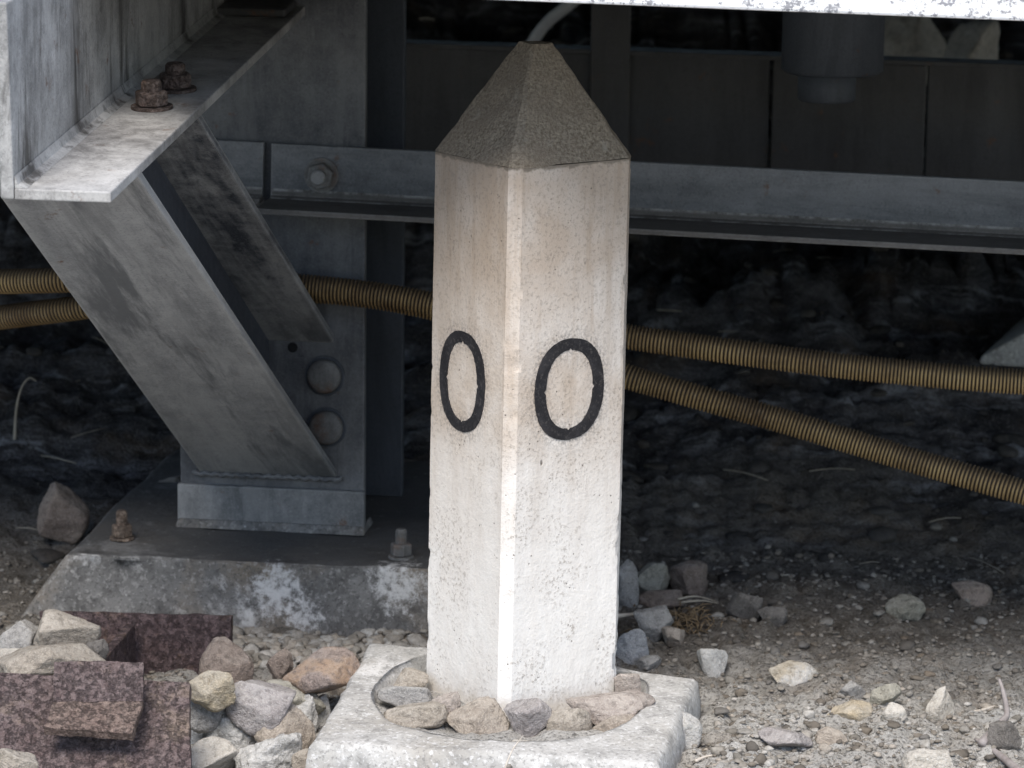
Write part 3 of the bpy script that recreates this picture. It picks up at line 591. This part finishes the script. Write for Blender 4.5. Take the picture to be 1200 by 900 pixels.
conduit('lower yellow-brown corrugated conduit sloping down to the right from behind the post', [pY(-260, 400, 4.60), pY(-60, 378, 4.48), pY(90, 363, 4.39), pY(215, 340, 4.375), pY(372, 342, 4.374), pY(505, 359, 4.362), pY(620, 396, 4.34), pY(735, 444, 4.30), pY(960, 506, 4.26), pY(1200, 577, 4.20), pY(1420, 640, 4.14), pY(1640, 720, 4.1)], 0.0160, 0.0047)

# ------------------------------------------------------------------ the kilometre post
TH = R(35); PA = V(math.cos(TH), math.sin(TH), 0); PB = V(-math.sin(TH), math.cos(TH), 0); PW = 0.161; CH = 0.011
FC = V(-0.006, 3.735, 0); PC = FC + (PA + PB) * PW / 2; LEAN = 0.009
post = thing('kilometre_post', 'white painted concrete distance post with grimy pointed cap and stencilled zeros', 'post', (PC[0], PC[1], 0.0))
def sect(half, ch, z, top=False):
    o = []
    for (a, b) in ((-1, -1), (1, -1), (1, 1), (-1, 1)):
        e = [(a * half, b * (half - ch)), (a * (half - ch), b * half)]
        if (a, b) in ((1, -1), (-1, 1)): e = e[::-1]
        e = e[::-1] if (a, b) in ((-1, -1), (1, 1)) else e
        o += e
    import itertools
    o = sorted(o, key=lambda p: math.atan2(p[1], p[0]))
    return [V(PC[0], PC[1], 0) + PA * p[0] + PB * p[1] + V(LEAN * z, 0, z) for p in o]
SH = 0.637; hw = PW / 2
zs = list(np.linspace(-0.06, SH, 90)); 
def face_pt(face, px, py, off=0.0):
    n = -PB if face == 'R' else -PA; o = FC + n * off; m = n - V(0, 0, LEAN * n[0])
    d = ray(px, py); return C0 + d * (np.dot(o - C0, m) / np.dot(d, m))
# shaft: each side is a grid so that the surface can be a little uneven and carry the overspray
cen = {}
for face, (x0, y0, x1, y1) in (('R', (627, 397, 707, 515)), ('L', (516, 388, 568, 506))):
    c = face_pt(face, (x0 + x1) / 2, (y0 + y1) / 2); u = PA if face == 'R' else -PB
    wl = face_pt(face, x0, (y0 + y1) / 2); wr = face_pt(face, x1, (y0 + y1) / 2)
    tp = face_pt(face, (x0 + x1) / 2, y0); bt_ = face_pt(face, (x0 + x1) / 2, y1)
    cen[face] = (c, u, np.linalg.norm(wr - wl) / 2, (tp[2] - bt_[2]) / 2)
loop0 = sect(hw, CH, 0.0); dense = []
for i in range(8):
    a, b = loop0[i], loop0[(i + 1) % 8]; k = 40 if np.linalg.norm(b - a) > 0.05 else 3
    dense += [a * (1 - t) + b * t for t in np.arange(k) / k]
dense = np.array(dense); zz = np.linspace(-0.06, SH, 150); L = []
for z in zz:
    l = dense.copy(); l[:, 0] += LEAN * z; l[:, 2] = z
    n = l - V(PC[0] + LEAN * z, PC[1], z); n /= np.linalg.norm(n, axis=1)[:, None]
    l = l + n * (0.00025 * fbm(l * 30, 3, 0.5, 31) + 0.00018 * fbm(l * V(60, 60, 12), 2, 0.5, 41))[:, None]
    q2 = l - V(PC[0] + LEAN * z, PC[1], z); pa_, pb_ = np.abs(q2 @ PA), np.abs(q2 @ PB); cm = np.clip((np.minimum(pa_, pb_) - (hw - CH * 1.25)) / (CH * 0.3), 0, 1)
    chip = np.clip(fbm(l * V(45, 45, 38), 3, 0.6, 47) - 0.55, 0, 1)
    l = l - n * (cm * chip * 0.006)[:, None]
    L.append(l)
v, f = loft(L); v = np.array(v); sh = obj('shaft', v, f, 'paint', post, True); sh.data.set_sharp_from_angle(angle=R(20))
spr = np.zeros(len(v))
for face, (c, u, rx_, rz_) in cen.items():
    n = -PB if face == 'R' else -PA
    on = np.abs((v - FC - v[:, 2:3] * V(LEAN, 0, 0)) @ n) < 0.006
    uu = ((v - c) @ u) / rx_; ww = (v[:, 2] - c[2]) / rz_; rr = (np.abs(uu) ** 2.3 + np.abs(ww) ** 2.3) ** (1 / 2.3)
    spr = np.maximum(spr, on * np.exp(-((np.abs(rr - 0.9)) / 0.28) ** 2) * 0.85)
at = sh.data.attributes.new('spray', 'FLOAT', 'POINT'); at.data.foreach_set('value', spr.astype(np.float32))
cl = []
for t in np.linspace(0, 1, 26):
    half = (hw + 0.0003) * (1 - t) + 0.0135 * t; ch = (CH - 0.002) * (1 - t) ** 1.6 + 0.002; z = SH + 0.0005 + t * 0.121
    l = np.array(sect(half, ch, z)); cl.append(l)
D2 = []
for l in cl:
    d = []
    for i in range(8):
        a, b = l[i], l[(i + 1) % 8]; k = 16 if i % 2 == (0 if np.linalg.norm(cl[0][1] - cl[0][0]) > 0.05 else 1) else 3
        d += [a * (1 - t) + b * t for t in np.arange(k) / k]
    D2.append(np.array(d))
D2 = [l + 0.0009 * np.stack([fbm(l * 60 + k, 3, 0.6, 51 + k) for k in range(3)], 1) for l in D2]
cp_ = obj('cap', *loft(D2), 'cap', post, True); cp_.data.set_sharp_from_angle(angle=R(28))
rng = random.Random(4)
for face in ('R', 'L'):
    c, u, rx_, rz_ = cen[face]; n = -PB if face == 'R' else -PA; NS = 220; outer, inner = [], []
    stx, stz = (0.0148, 0.0128) if face == 'R' else (0.0150, 0.0125)
    ar = np.arange(NS) / NS * 2 * math.pi
    j1 = fbm(np.stack([np.cos(ar) * 9, np.sin(ar) * 9, ar * 0 + (face == 'R')], 1), 3, 0.7, 61) * 0.00032
    j2 = fbm(np.stack([np.cos(ar) * 9, np.sin(ar) * 9, ar * 0 + 5 + (face == 'R')], 1), 3, 0.7, 71) * 0.00032
    for i, a in enumerate(ar):
        ca, sa = math.cos(a), math.sin(a); e = 2 / 2.25
        cx, cz = math.copysign(abs(ca) ** e, ca), math.copysign(abs(sa) ** e, sa)
        nick = 0.0026 * max(0, 1 - min(abs(math.remainder(a - k * math.pi / 2, 2 * math.pi)) for k in range(4)) / 0.05)
        lean = V(LEAN, 0, 1)
        outer.append(c + n * 0.0009 + u * (cx * (rx_ + j1[i])) + lean * (cz * (rz_ + j1[i])))
        inner.append(c + n * 0.0009 + u * (cx * (rx_ - stx + j2[i] + nick)) + lean * (cz * (rz_ - stz + j2[i] + nick)))
    v = outer + inner + [p - n * 0.0012 for p in outer] + [p - n * 0.0012 for p in inner]; N4 = NS; f = []
    for i in range(NS):
        j = (i + 1) % NS
        f += [(i, j, N4 + j, N4 + i), (2 * N4 + i, 2 * N4 + j, j, i), (N4 + i, N4 + j, 3 * N4 + j, 3 * N4 + i), (2 * N4 + i, 3 * N4 + i, 3 * N4 + j, 2 * N4 + j)]
    o = obj('numeral', v, f, 'numeral', post)
    o['label'] = 'black stencilled zero on the wider right face' if face == 'R' else 'black stencilled zero on the narrow left face'

# ------------------------------------------------------------------ concrete collar round the post
KZ = 0.050
k0, k1, k2, k3 = pZ(362, 869, KZ), pZ(772, 896, KZ), pZ(818, 794, KZ), pZ(432, 752, KZ)
HC, HRX, HRY = V(0.002, 3.783, KZ), 0.150, 0.178
NS = 160; outer, inner = [], []
quad = [k0, k1, k2, k3]
def ray_quad(a):
    d = V(math.cos(a), math.sin(a), 0); best = None
    for i in range(4):
        p, e = quad[i] - HC, quad[(i + 1) % 4] - quad[i]; den = d[0] * e[1] - d[1] * e[0]
        if abs(den) < 1e-9: continue
        t = (p[0] * e[1] - p[1] * e[0]) / den; s_ = (p[0] * d[1] - p[1] * d[0]) / den
        if t > 0 and -1e-6 <= s_ <= 1 + 1e-6 and (best is None or t < best): best = t
    return HC + d * best
angs = sorted(list(np.arange(NS) / NS * 2 * math.pi) + [math.atan2(*(q_ - HC)[1::-1]) % (2 * math.pi) for q_ in quad])
NS = len(angs); aa = np.array(angs)
wob = 1 + 0.014 * fbm(np.stack([np.cos(aa) * 3, np.sin(aa) * 3, aa * 0], 1), 3, 0.6, 81)
out_p = np.array([ray_quad(a) for a in angs]); in_p = np.array([HC + V(math.cos(a) * HRX, math.sin(a) * HRY, 0) * wob[i] for i, a in enumerate(angs)])
cenq = sum(quad) / 4; outd = out_p - cenq; outd[:, 2] = 0; outd /= np.linalg.norm(outd, axis=1)[:, None]
rows = []
def zr(p, dz_): q_ = p.copy(); q_[:, 2] += dz_; return q_
ind = in_p - HC; ind /= np.linalg.norm(ind, axis=1)[:, None]
rows.append(zr(in_p - ind * 0.010, -0.115)); rows.append(zr(in_p - ind * 0.004, -0.03)); rows.append(zr(in_p + ind * 0.0005, -0.008)); rows.append(zr(in_p + ind * 0.005, -0.0015))
for t in np.linspace(0.06, 0.80, 14): rows.append(in_p * (1 - t) + out_p * t)
rows.append(zr(out_p - outd * 0.006, -0.001)); rows.append(zr(out_p - outd * 0.001, -0.006)); rows.append(zr(out_p + outd * 0.003, -0.03)); rows.append(zr(out_p + outd * 0.007, -0.12))
rows = [r_ + np.stack([0 * r_[:, 0], 0 * r_[:, 0], 0.0022 * fbm(r_ * 12, 3, 0.55, 91)], 1) + outd * (0.0022 * fbm(r_ * V(25, 25, 40), 3, 0.6, 95))[:, None] for r_ in rows]
v = np.concatenate(rows); f = []
for k in range(len(rows) - 1):
    for i in range(NS): j = (i + 1) % NS; f.append((k * NS + i, k * NS + j, (k + 1) * NS + j, (k + 1) * NS + i))
f += [((len(rows) - 1) * NS + i, (len(rows) - 1) * NS + (i + 1) % NS, (i + 1) % NS, i) for i in range(NS)]
tag(obj('concrete_collar', v, f, 'collar', None, True), 'pale concrete collar slab with a round hole at the foot of the white post', 'concrete slab')
# soil fill within the hole
fa = np.linspace(0, 2 * math.pi, 64, endpoint=False); fr_ = []
for r_ in np.linspace(0.05, 1.0, 10): fr_.append(np.array([HC + V(math.cos(a) * HRX * r_, math.sin(a) * HRY * r_, -0.021) for a in fa]))
fr_ = [r_ + np.stack([0 * r_[:, 0], 0 * r_[:, 0], 0.006 * fbm(r_ * 40, 3, 0.6, 15)], 1) for r_ in fr_]
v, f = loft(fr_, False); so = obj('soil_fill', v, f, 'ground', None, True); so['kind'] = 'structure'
so['label'] = 'soil filling the hole of the concrete collar'

# ------------------------------------------------------------------ rusty scrap
def plate(name, pts, thick, mat, label=None, parent=None, n=None):
    pts = [np.asarray(p, float) for p in pts]; nn = np.cross(pts[1] - pts[0], pts[3] - pts[0]); nn /= np.linalg.norm(nn)
    if nn[1] < 0: nn = -nn
    bm = bmesh.new(); G = 26; vv = []
    lay = []
    for sgn in (0, 1):
        rows_ = []
        for a in np.linspace(0, 1, G):
            for b_ in np.linspace(0, 1, G):
                rows_.append((pts[0] * (1 - a) + pts[1] * a) * (1 - b_) + (pts[3] * (1 - a) + pts[2] * a) * b_ + nn * thick * sgn)
        rows_ = np.array(rows_); rows_ = rows_ + np.stack([0.0010 * fbm(rows_ * 55 + 9 * k, 3, 0.6, 101 + k) for k in range(3)], 1); lay.append(rows_)
    v = np.concatenate(lay); f = []; g = G * G
    for i in range(G - 1):
        for j in range(G - 1):
            k = i * G + j; f.append((k, k + 1, k + G + 1, k + G)); f.append((g + k, g + k + G, g + k + G + 1, g + k + 1))
    for i in range(G - 1):
        f += [(i, i + 1, g + i + 1, g + i), ((G - 1) * G + i, (G - 1) * G + i + 1, g + (G - 1) * G + i + 1, g + (G - 1) * G + i),
              (i * G, (i + 1) * G, g + (i + 1) * G, g + i * G), (i * G + G - 1, (i + 1) * G + G - 1, g + (i + 1) * G + G - 1, g + i * G + G - 1)]
    o = obj(name, v, f, mat, parent); 
    return o
Y1 = 4.02
bp = [pY(46, 808, Y1 + 0.012), pY(270, 812, Y1 - 0.02), pY(270, 722, Y1 - 0.005), pY(46, 716, Y1 + 0.03)]
rp = thing('rusted_plate', 'upright rusty plate with a rib, against the footing at the left', 'rusty plate', (bp[0] + bp[1]) / 2)
plate('plate', bp, 0.013, 'rust', None, rp)
r0, r1 = pY(158, 731, Y1 - 0.006), pY(160, 790, Y1 - 0.008)
r2, r3 = pY(118, 800, Y1 - 0.15), pY(122, 774, Y1 - 0.15)
obj('rib', *loft([[r0, r1, r2, r3], [p - EX * 0.011 for p in (r0, r1, r2, r3)]]), 'rust', rp, bevel=0.0015)
fp = [pY(-80, 965, 3.50), pY(224, 972, 3.485), pY(222, 800, 3.63), pY(-80, 784, 3.65)]
tag(plate('rusted_plate', fp, 0.012, 'rust2'), 'purplish rusty plate leaning at the bottom left corner', 'rusty plate')
a0, a1, a2, a3 = pY(62, 822, 3.575), pY(167, 822, 3.575), pY(167, 776, 3.600), pY(63, 775, 3.600)
t_ = thing('rusted_angle', 'short rusty angle offcut lying on the front rusty plate', 'rusty angle', (a0 + a1) / 2)
plate('upper_leg', [a0, a1, a2, a3], 0.010, 'rust2', None, t_)
c0, c1 = pY(52, 853, 3.540), pY(155, 860, 3.535)
plate('lower_leg', [c0, c1, a1 + V(0.0, -0.0012, 0), a0 + V(0, -0.0012, 0)], 0.010, 'rustedge', None, t_)

# ------------------------------------------------------------------ stones
bm = bmesh.new(); bmesh.ops.create_icosphere(bm, subdivisions=5, radius=1)
bm.verts.index_update(); ICO5 = np.array([v_.co[:] for v_ in bm.verts]); ICF5 = [[v_.index for v_ in f_.verts] for f_ in bm.faces]; bm.free()
bm = bmesh.new(); bmesh.ops.create_icosphere(bm, subdivisions=2, radius=1)
bm.verts.index_update(); ICO2 = np.array([v_.co[:] for v_ in bm.verts]); ICF2 = np.array([[v_.index for v_ in f_.verts] for f_ in bm.faces]); bm.free()
bm = bmesh.new(); bmesh.ops.create_icosphere(bm, subdivisions=1, radius=1)
bm.verts.index_update(); ICO1 = np.array([v_.co[:] for v_ in bm.verts]); ICF1 = np.array([[v_.index for v_ in f_.verts] for f_ in bm.faces]); bm.free()
def rockshape(ico, seed, planes=11, rough=0.05, clod=False):
    r = np.random.RandomState(seed); n = r.normal(size=(planes, 3)); n /= np.linalg.norm(n, axis=1)[:, None]
    d = r.uniform(0.50, 0.95, planes); dt = ico @ n.T
    t = np.where(dt > 0.05, d / np.maximum(dt, 0.05), 9.0)
    k = 48.0 if not clod else 14.0
    rad = -np.log(np.exp(-k * np.minimum(t, 1.6)).sum(1) + math.exp(-k * 1.15)) / k
    v = ico * rad[:, None]
    v = v * (1 + rough * fbm(v * 2.2 + seed, 4, 0.55, seed)[:, None])
    if len(ico) > 1000: v = v * (1 + 0.022 * fbm(v * 7 + seed, 4, 0.6, seed + 3)[:, None])
    if clod: v = v * (1 + 0.10 * fbm(v * 2.6 + seed, 3, 0.55, seed + 7)[:, None] + 0.035 * fbm(v * 9 + seed, 3, 0.6, seed + 9)[:, None])
    mn, mx = v.min(0), v.max(0); return (v - (mn + mx) / 2) / (mx - mn) * 2          # box of +-1
def stone(x0, y0, x1, y1, mat, label, z=None, clod=False, seed=0, dfac=0.75, cat='stone', name='stone', group='loose stones', sink=0.2):
    cx = (x0 + x1) / 2; zz_ = 0.0 if z is None else z
    for _ in range(4):
        p = pZ(cx, y1 - 2, zz_)
        if z is None: zz_ = gz(p[0], p[1])
    dist = np.dot(p - C0, CN @ V(0, 0, -1)); wd = (x1 - x0) / FPX * dist; hpx = (y1 - y0) / FPX * dist
    dp = wd * dfac; th = math.atan2(CAMZ - p[2], p[1]); hh = max((hpx - dp * math.sin(th) * 0.55) / math.cos(th) * 1.06, 0.5 * min(wd, hpx * 1.6))
    s = V(wd / 2 * 1.10, dp / 2, hh / 2 * (1 + sink)); v = rockshape(ICO5, seed, 13 if not clod else 9, 0.035, clod) * s
    v = v + V(p[0], p[1] + dp * 0.42, p[2] + hh / 2 * (1 - sink))
    o = obj(name, v, ICF5, mat, None, True, fix=False)
    if not clod:
        pass
    return tag(o, label, cat, group)
S = [
 # in the hole of the collar
 (444, 802, 508, 834, 'grey', 'flat grey stone at the far left of the collar hole', 0.030), (452, 823, 522, 860, 'palet', 'pale tan flat stone at the left front of the collar hole', 0.026),
 (504, 815, 538, 850, 'pink', 'small brownish stone between the pale flat stone and the tan wedge in the hole', 0.028), (522, 822, 594, 867, 'tan', 'long tan wedge stone against the left face of the post', 0.024),
 (592, 821, 646, 868, 'purple', 'blocky grey stone touching the front corner of the post', 0.024), (642, 830, 692, 869, 'palet', 'rough pale yellowish stone right of the blocky grey stone in the hole', 0.024),
 (668, 812, 764, 851, 'pink', 'long pinkish tan slab leaning on the right face of the post', 0.036), (690, 838, 746, 867, 'tan', 'small tan slab under the long pinkish slab in the hole', 0.026),
 (720, 790, 750, 818, 'pink', 'small upright pink stone at the right edge of the collar hole', 0.040), (588, 866, 642, 915, 'cream', 'cream rounded stone leaning on the front of the collar'),
 # behind the collar, right of the post
 (716, 660, 747, 722, 'grey', 'tall grey stone standing against the right side of the post'), (747, 662, 784, 700, 'olive', 'pale grey blocky stone behind the post on the right, topmost of its heap'),
 (786, 660, 828, 702, 'brown', 'dark brown stone right of the pale blocky one at the heap top'), (748, 694, 798, 718, 'brown', 'brown flat stone below the pale blocky stone of the heap'),
 (744, 714, 788, 756, 'grey', 'mid grey stone in the centre of the heap right of the post'), (716, 738, 760, 780, 'blue', 'rounded blue grey stone beside the lower right of the post'),
 (777, 737, 802, 760, 'tan', 'small tan stone at the right foot of the heap by the post'), (748, 770, 774, 790, 'grey', 'small pale stone touching the back edge of the collar'),
 (818, 761, 852, 795, 'white', 'light grey three-cornered stone lying behind the collar corner'), (852, 694, 892, 732, 'dark', 'dark grey stone in the shade right of the heap'),
 (889, 713, 922, 737, 'dark', 'small dark stone next to the dark grey stone in the shade'), (904, 777, 958, 806, 'rim', 'ochre flat stone with a pale rim on the right ground'),
 (1086, 808, 1119, 846, 'cream', 'pale beige stone standing upright on the right ground'), (982, 799, 1014, 822, 'grey', 'grey brown stone right of the pale-rimmed stone'),
 (892, 856, 952, 882, 'purple', 'flat brownish grey stone on the bright soil at the right'), (957, 854, 992, 877, 'tan', 'brownish stone right of the flat brownish grey one'),
 (970, 822, 1022, 846, 'ochre', 'flat orange tan stone on the right ground'), (781, 838, 821, 884, 'white', 'pale lump of mortar against the right side of the collar'),
 (1158, 848, 1197, 887, 'dark', 'round dark grey stone under the forked twig at the right edge'), (1060, 878, 1118, 915, 'cream', 'pale stone half buried at the bottom right edge'),
 (1022, 803, 1056, 832, 'olive', 'olive grey stone between the orange tan stone and the upright beige stone'), (1034, 826, 1062, 852, 'cream', 'small pale stone in front of the olive grey stone'),
 (1040, 700, 1084, 732, 'olive', 'dim grey stone in the shaded soil at the right'), (1118, 684, 1162, 714, 'brown', 'dim brown stone in the shaded soil near the right edge'),
 # left heap
 (40, 718, 113, 772, 'palet', 'peaked tan stone propped in front of the ribbed rusty plate', 0.055), (-6, 732, 44, 790, 'grey', 'grey stone at the left edge beside the ribbed rusty plate', 0.03),
 (-20, 762, 26, 796, 'cream', 'small cream stone at the far left edge above the front rusty plate', 0.04), (-10, 752, 118, 806, 'palet', 'long pale flat stone lying over the front rusty plate', 0.055),
 (100, 752, 126, 784, 'dark', 'small dark stone by the rib of the rusty plate', 0.055), (234, 751, 294, 812, 'brown', 'brown stone at the right end of the ribbed rusty plate', 0.012),
 (214, 785, 273, 832, 'ochre', 'yellow ochre stone on the heap beside the rusty plates', 0.045), (220, 806, 260, 856, 'grey', 'smooth grey stone below the yellow ochre stone', 0.012),
 (265, 799, 342, 862, 'purple', 'large mauve grey stone in the middle of the left heap', 0.012), (299, 826, 367, 895, 'tan', 'large tan stone in front of the mauve grey stone'),
 (333, 765, 424, 822, 'orange', 'large brown stone with an orange side left of the collar', 0.020), (312, 764, 342, 806, 'brown', 'narrow dark brown stone left of the orange-sided stone', 0.015),
 (308, 797, 378, 842, 'olive', 'olive grey block beneath the orange-sided stone', 0.0), (358, 817, 386, 856, 'white', 'small white stone touching the left edge of the collar'),
 (220, 849, 248, 876, 'blue', 'small blue grey stone beside the front rusty plate'), (198, 868, 278, 918, 'cream', 'cream tan stone at the bottom edge right of the front rusty plate'),
 (-12, 878, 42, 920, 'palet', 'tan stone in the bottom left corner', 0.045), (343, 878, 378, 915, 'palet', 'small pale tan stone at the bottom left of the collar'),
 (162, 884, 194, 915, 'white', 'small pale stone at the bottom edge before the front rusty plate'), (386, 800, 404, 822, 'tan', 'tiny tan stone against the left collar edge'),
 (44, 569, 100, 632, 'brown', 'dim brown stone in the dark left of the column'), (185, 560, 214, 600, 'dark', 'dark stone behind the left edge of the footing'),
 (462, 786, 500, 812, 'palet', 'small pale stone at the back left of the collar hole beside the post', 0.036),
]
for i, row in enumerate(S):
    stone(*row[:6], z=row[6] if len(row) > 6 else None, seed=200 + i * 7, group=None)
CL = [(243, 832, 304, 886, 'crumbly white clod with dry roots in the left heap'), (272, 860, 350, 918, 'large crumbly white clod at the bottom of the left heap'),
      (336, 816, 371, 866, 'crumbly pale clod between the tan stone and the collar')]
for i, (a, b_, c_, d_, lab) in enumerate(CL): stone(a, b_, c_, d_, 'white', lab, None, True, 900 + i * 3, cat='clod', name='clod', group=None)

for (px, py, Yq, sx_, sz_, lab) in ((1072, 50, 6.1, 0.075, 0.075, 'pale blurred rock on the bank above the girder, left of two'), (1135, 62, 5.9, 0.05, 0.06, 'pale blurred rock on the bank above the girder, right of two')):
    p = pY(px, py, Yq); tag(obj('stone', rockshape(ICO5, 1300 + px, 12, 0.05) * V(sx_, 0.08, sz_ * 1.5) + p - V(0, 0, sz_ * 0.55), ICF5, 'cream', None, True, fix=False), lab, 'stone')
# ------------------------------------------------------------------ loose gravel and rubble: uncountable
def inquad(x, y, Q):
    s_ = np.ones_like(x, bool)
    for i in range(4):
        a, b_ = Q[i], Q[(i + 1) % 4]; s_ &= ((b_[0] - a[0]) * (y - a[1]) - (b_[1] - a[1]) * (x - a[0])) > -0.004
    return s_
FQ = [bot[0] * 0.35 + top[0] * 0.65, bot[1] * 0.35 + top[1] * 0.65, bot[2], bot[3]]
def scatter(name, label, mat, n, xr, yr, smin, smax, seed, power=2.6, dens=None, flat=0.7, sub=None):
    r = np.random.RandomState(seed); x = r.uniform(*xr, n); y = r.uniform(*yr, n)
    keep = ~inquad(x, y, quad) & ~inquad(x, y, FQ)
    if dens is not None: keep &= r.uniform(size=n) < dens(x, y)
    x, y = x[keep], y[keep]; n = len(x); z = gz_arr(x, y)
    s_ = smin + (smax - smin) * r.uniform(size=n) ** power
    base = [rockshape(ICO2 if sub is None else sub, seed * 31 + k, 9, 0.08) for k in range(14)]
    vs_, fs = [], []; nv = len(base[0])
    for i in range(n):
        a = r.uniform(0, 6.28); c, s2 = math.cos(a), math.sin(a); b_ = base[r.randint(14)]
        e = s_[i] * V(r.uniform(0.75, 1.3), r.uniform(0.75, 1.3), r.uniform(0.5, 1.0) * flat / 0.7 * 0.8)
        q_ = b_ * e; vs_.append(np.stack([q_[:, 0] * c - q_[:, 1] * s2 + x[i], q_[:, 0] * s2 + q_[:, 1] * c + y[i], q_[:, 2] + z[i] + e[2] * 0.35], 1))
        fs.append((ICF2 if sub is None else ICF1) + i * nv)
    v = np.concatenate(vs_); f = np.concatenate(fs)
    me = bpy.data.meshes.new(name); me.vertices.add(len(v)); me.vertices.foreach_set('co', v.ravel())
    me.loops.add(len(f) * 3); me.loops.foreach_set('vertex_index', f.ravel()); me.polygons.add(len(f)); me.polygons.foreach_set('loop_start', np.arange(0, len(f) * 3, 3))
    me.update(); me.materials.append(M[mat]); o = bpy.data.objects.new(name, me); COL.objects.link(o)
    o['kind'] = 'stuff'; o['label'] = label; o['category'] = 'gravel'; return o
ZONE = lambda x, y: ((x > 0.08) | (y < 4.2)).astype(float)
scatter('gravel', 'mixed small gravel and crumbs lying on the soil', 'gravel', 3400, (-0.75, 0.85), (3.35, 4.75), 0.0014, 0.0095, 5, 4.5, lambda x, y: np.clip((4.75 - y) / 0.6, 0.0, 1))
scatter('pale_crumbs', 'pale dry soil crumbs in the light at the front', 'palegravel', 1500, (-0.75, 0.85), (3.35, 4.05), 0.0014, 0.0095, 6, 4.0, lambda x, y: np.clip((4.08 - y) / 0.35, 0.1, 1))
scatter('soil_crumbs', 'fine dry soil crumbs covering the ground', 'crumb', 15000, (-0.72, 0.85), (3.38, 4.55), 0.0010, 0.0046, 12, 2.2, None, 0.7, ICO1)
scatter('front_crumbs', 'pale soil crumbs on the bright ground at the front', 'palegravel', 7000, (-0.72, 0.85), (3.38, 3.95), 0.0010, 0.0046, 13, 2.2, lambda x, y: np.clip((3.98 - y) / 0.3, 0, 1), 0.7, ICO1)
scatter('mortar_crumbs', 'pale mortar rubble along the foot of the footing', 'palegravel', 900, (-0.36, -0.10), (4.03, 4.215), 0.003, 0.012, 7, 2.2)
scatter('dark_rubble', 'dark rubble on the bank below the deck', 'darkgravel', 1300, (-1.25, 1.25), (4.4, 6.9), 0.003, 0.026, 8, 4.5, None, 0.5)

# ------------------------------------------------------------------ twigs and straw
def gpt(px, py, up=0.004):
    z = 0
    for _ in range(5): p = pZ(px, py, z + up); z = gz(p[0], p[1])
    return p
def twig(label, chains, mat, rad, cat='twig', name='twig'):
    parts = []
    for ch in chains:
        P = spline(ch, 8); k = len(P); parts.append(tube(P, [rad * (1 - 0.65 * i / (k - 1)) for i in range(k)], 7))
    v, f = merge(*parts); return tag(obj(name, v, f, mat, None, True), label, cat)
Yt = 3.60
twig('thin white dry stem with side shoots before the front rusty plate', [[pY(68, 912, Yt), pY(76, 880, Yt), pY(88, 858, Yt + 0.004), pY(106, 846, Yt + 0.01)], [pY(79, 876, Yt), pY(86, 873, Yt), pY(95, 875, Yt - 0.005)], [pY(77, 889, Yt), pY(83, 889, Yt), pY(89, 893, Yt - 0.003)]], 'twig', 0.0017)
twig('grey forked twig on the soil at the right edge', [[gpt(1196, 905), gpt(1165, 880), gpt(1143, 866)], [gpt(1150, 872, 0.008), pY(1172, 848, 3.80), pY(1180, 836, 3.82), pY(1176, 812, 3.83), pY(1171, 796, 3.84)]], 'twigdark', 0.0052)
twig('pale bare stick lying on the stones right of the post', [[gpt(722, 722, 0.03), gpt(745, 719, 0.03), gpt(775, 712, 0.035)]], 'twig', 0.0030)
twig('thin straw above the dark stones right of the post', [[gpt(794, 702, 0.02), gpt(815, 699, 0.022), gpt(838, 704, 0.02)], [gpt(798, 706, 0.016), gpt(822, 704, 0.018), gpt(842, 707, 0.018)]], 'straw', 0.0018)
twig('pale splinter on the soil left of the forked twig', [[gpt(1138, 836), gpt(1152, 832), gpt(1170, 826)]], 'twig', 0.0030)
twig('bent pale stem sticking up from the dark at the left edge', [[pY(17, 515, 4.75), pY(19, 480, 4.75), pY(25, 455, 4.75), pY(34, 443, 4.75), pY(43, 447, 4.75)]], 'straw', 0.0022)
twig('short white straw before the collar', [[pY(590, 905, 3.50), pY(600, 880, 3.51), pY(613, 862, 3.525)]], 'twig', 0.0012)
twig('straw lying on the soil at the bottom right of the collar', [[gpt(815, 892), gpt(826, 887), gpt(840, 884)]], 'twig', 0.002)
rr = np.random.RandomState(78); parts = []; c_ = gpt(800, 726, 0.01)
for i in range(150):
    q_ = c_ + V(rr.normal(0, 0.022), rr.normal(0, 0.03), 0); q_[2] = gz(q_[0], q_[1]) + rr.uniform(0, 0.012); d = rr.normal(size=3) * V(1, 1, 0.5); d /= np.linalg.norm(d); l_ = rr.uniform(0.008, 0.026)
    parts.append(tube([q_, q_ + d * l_ * 0.5 + V(0, 0, 0.004), q_ + d * l_], [0.0009, 0.0008, 0.0004], 4))
v, f = merge(*parts); mo = tag(obj('dry_moss', v, f, 'moss', None, True, fix=False), 'brown dry moss and grass on the heap right of the post', 'dry moss'); mo['kind'] = 'stuff'
rr = np.random.RandomState(77); parts = []
for i in range(110):
    x, y = rr.uniform(-1.2, 1.2), rr.uniform(4.45, 6.8)
    z = float(gz_arr(np.array([x]), np.array([y]))[0]); a = rr.normal(0, 0.45) + (math.pi if rr.rand() < 0.5 else 0); ln = rr.uniform(0.015, 0.07)
    d = V(math.cos(a), math.sin(a) * 0.6, 0); P = []
    for t in np.linspace(0, 1, 5):
        q_ = V(x, y, 0) + d * ln * t + V(0, 0.012 * math.sin(t * 2 + i), 0); q_[2] = z + 0.012 + 0.24 * d[1] * ln * t + 0.002 * math.sin(t * 3.1); P.append(q_)
    parts.append(tube(P, rr.uniform(0.0005, 0.0010), 4))
v, f = merge(*parts); so = obj('dry_straw', v, f, 'straw', None, True, fix=False); so['kind'] = 'stuff'; so['label'] = 'dry straw and roots strewn over the dark bank'; so['category'] = 'straw'
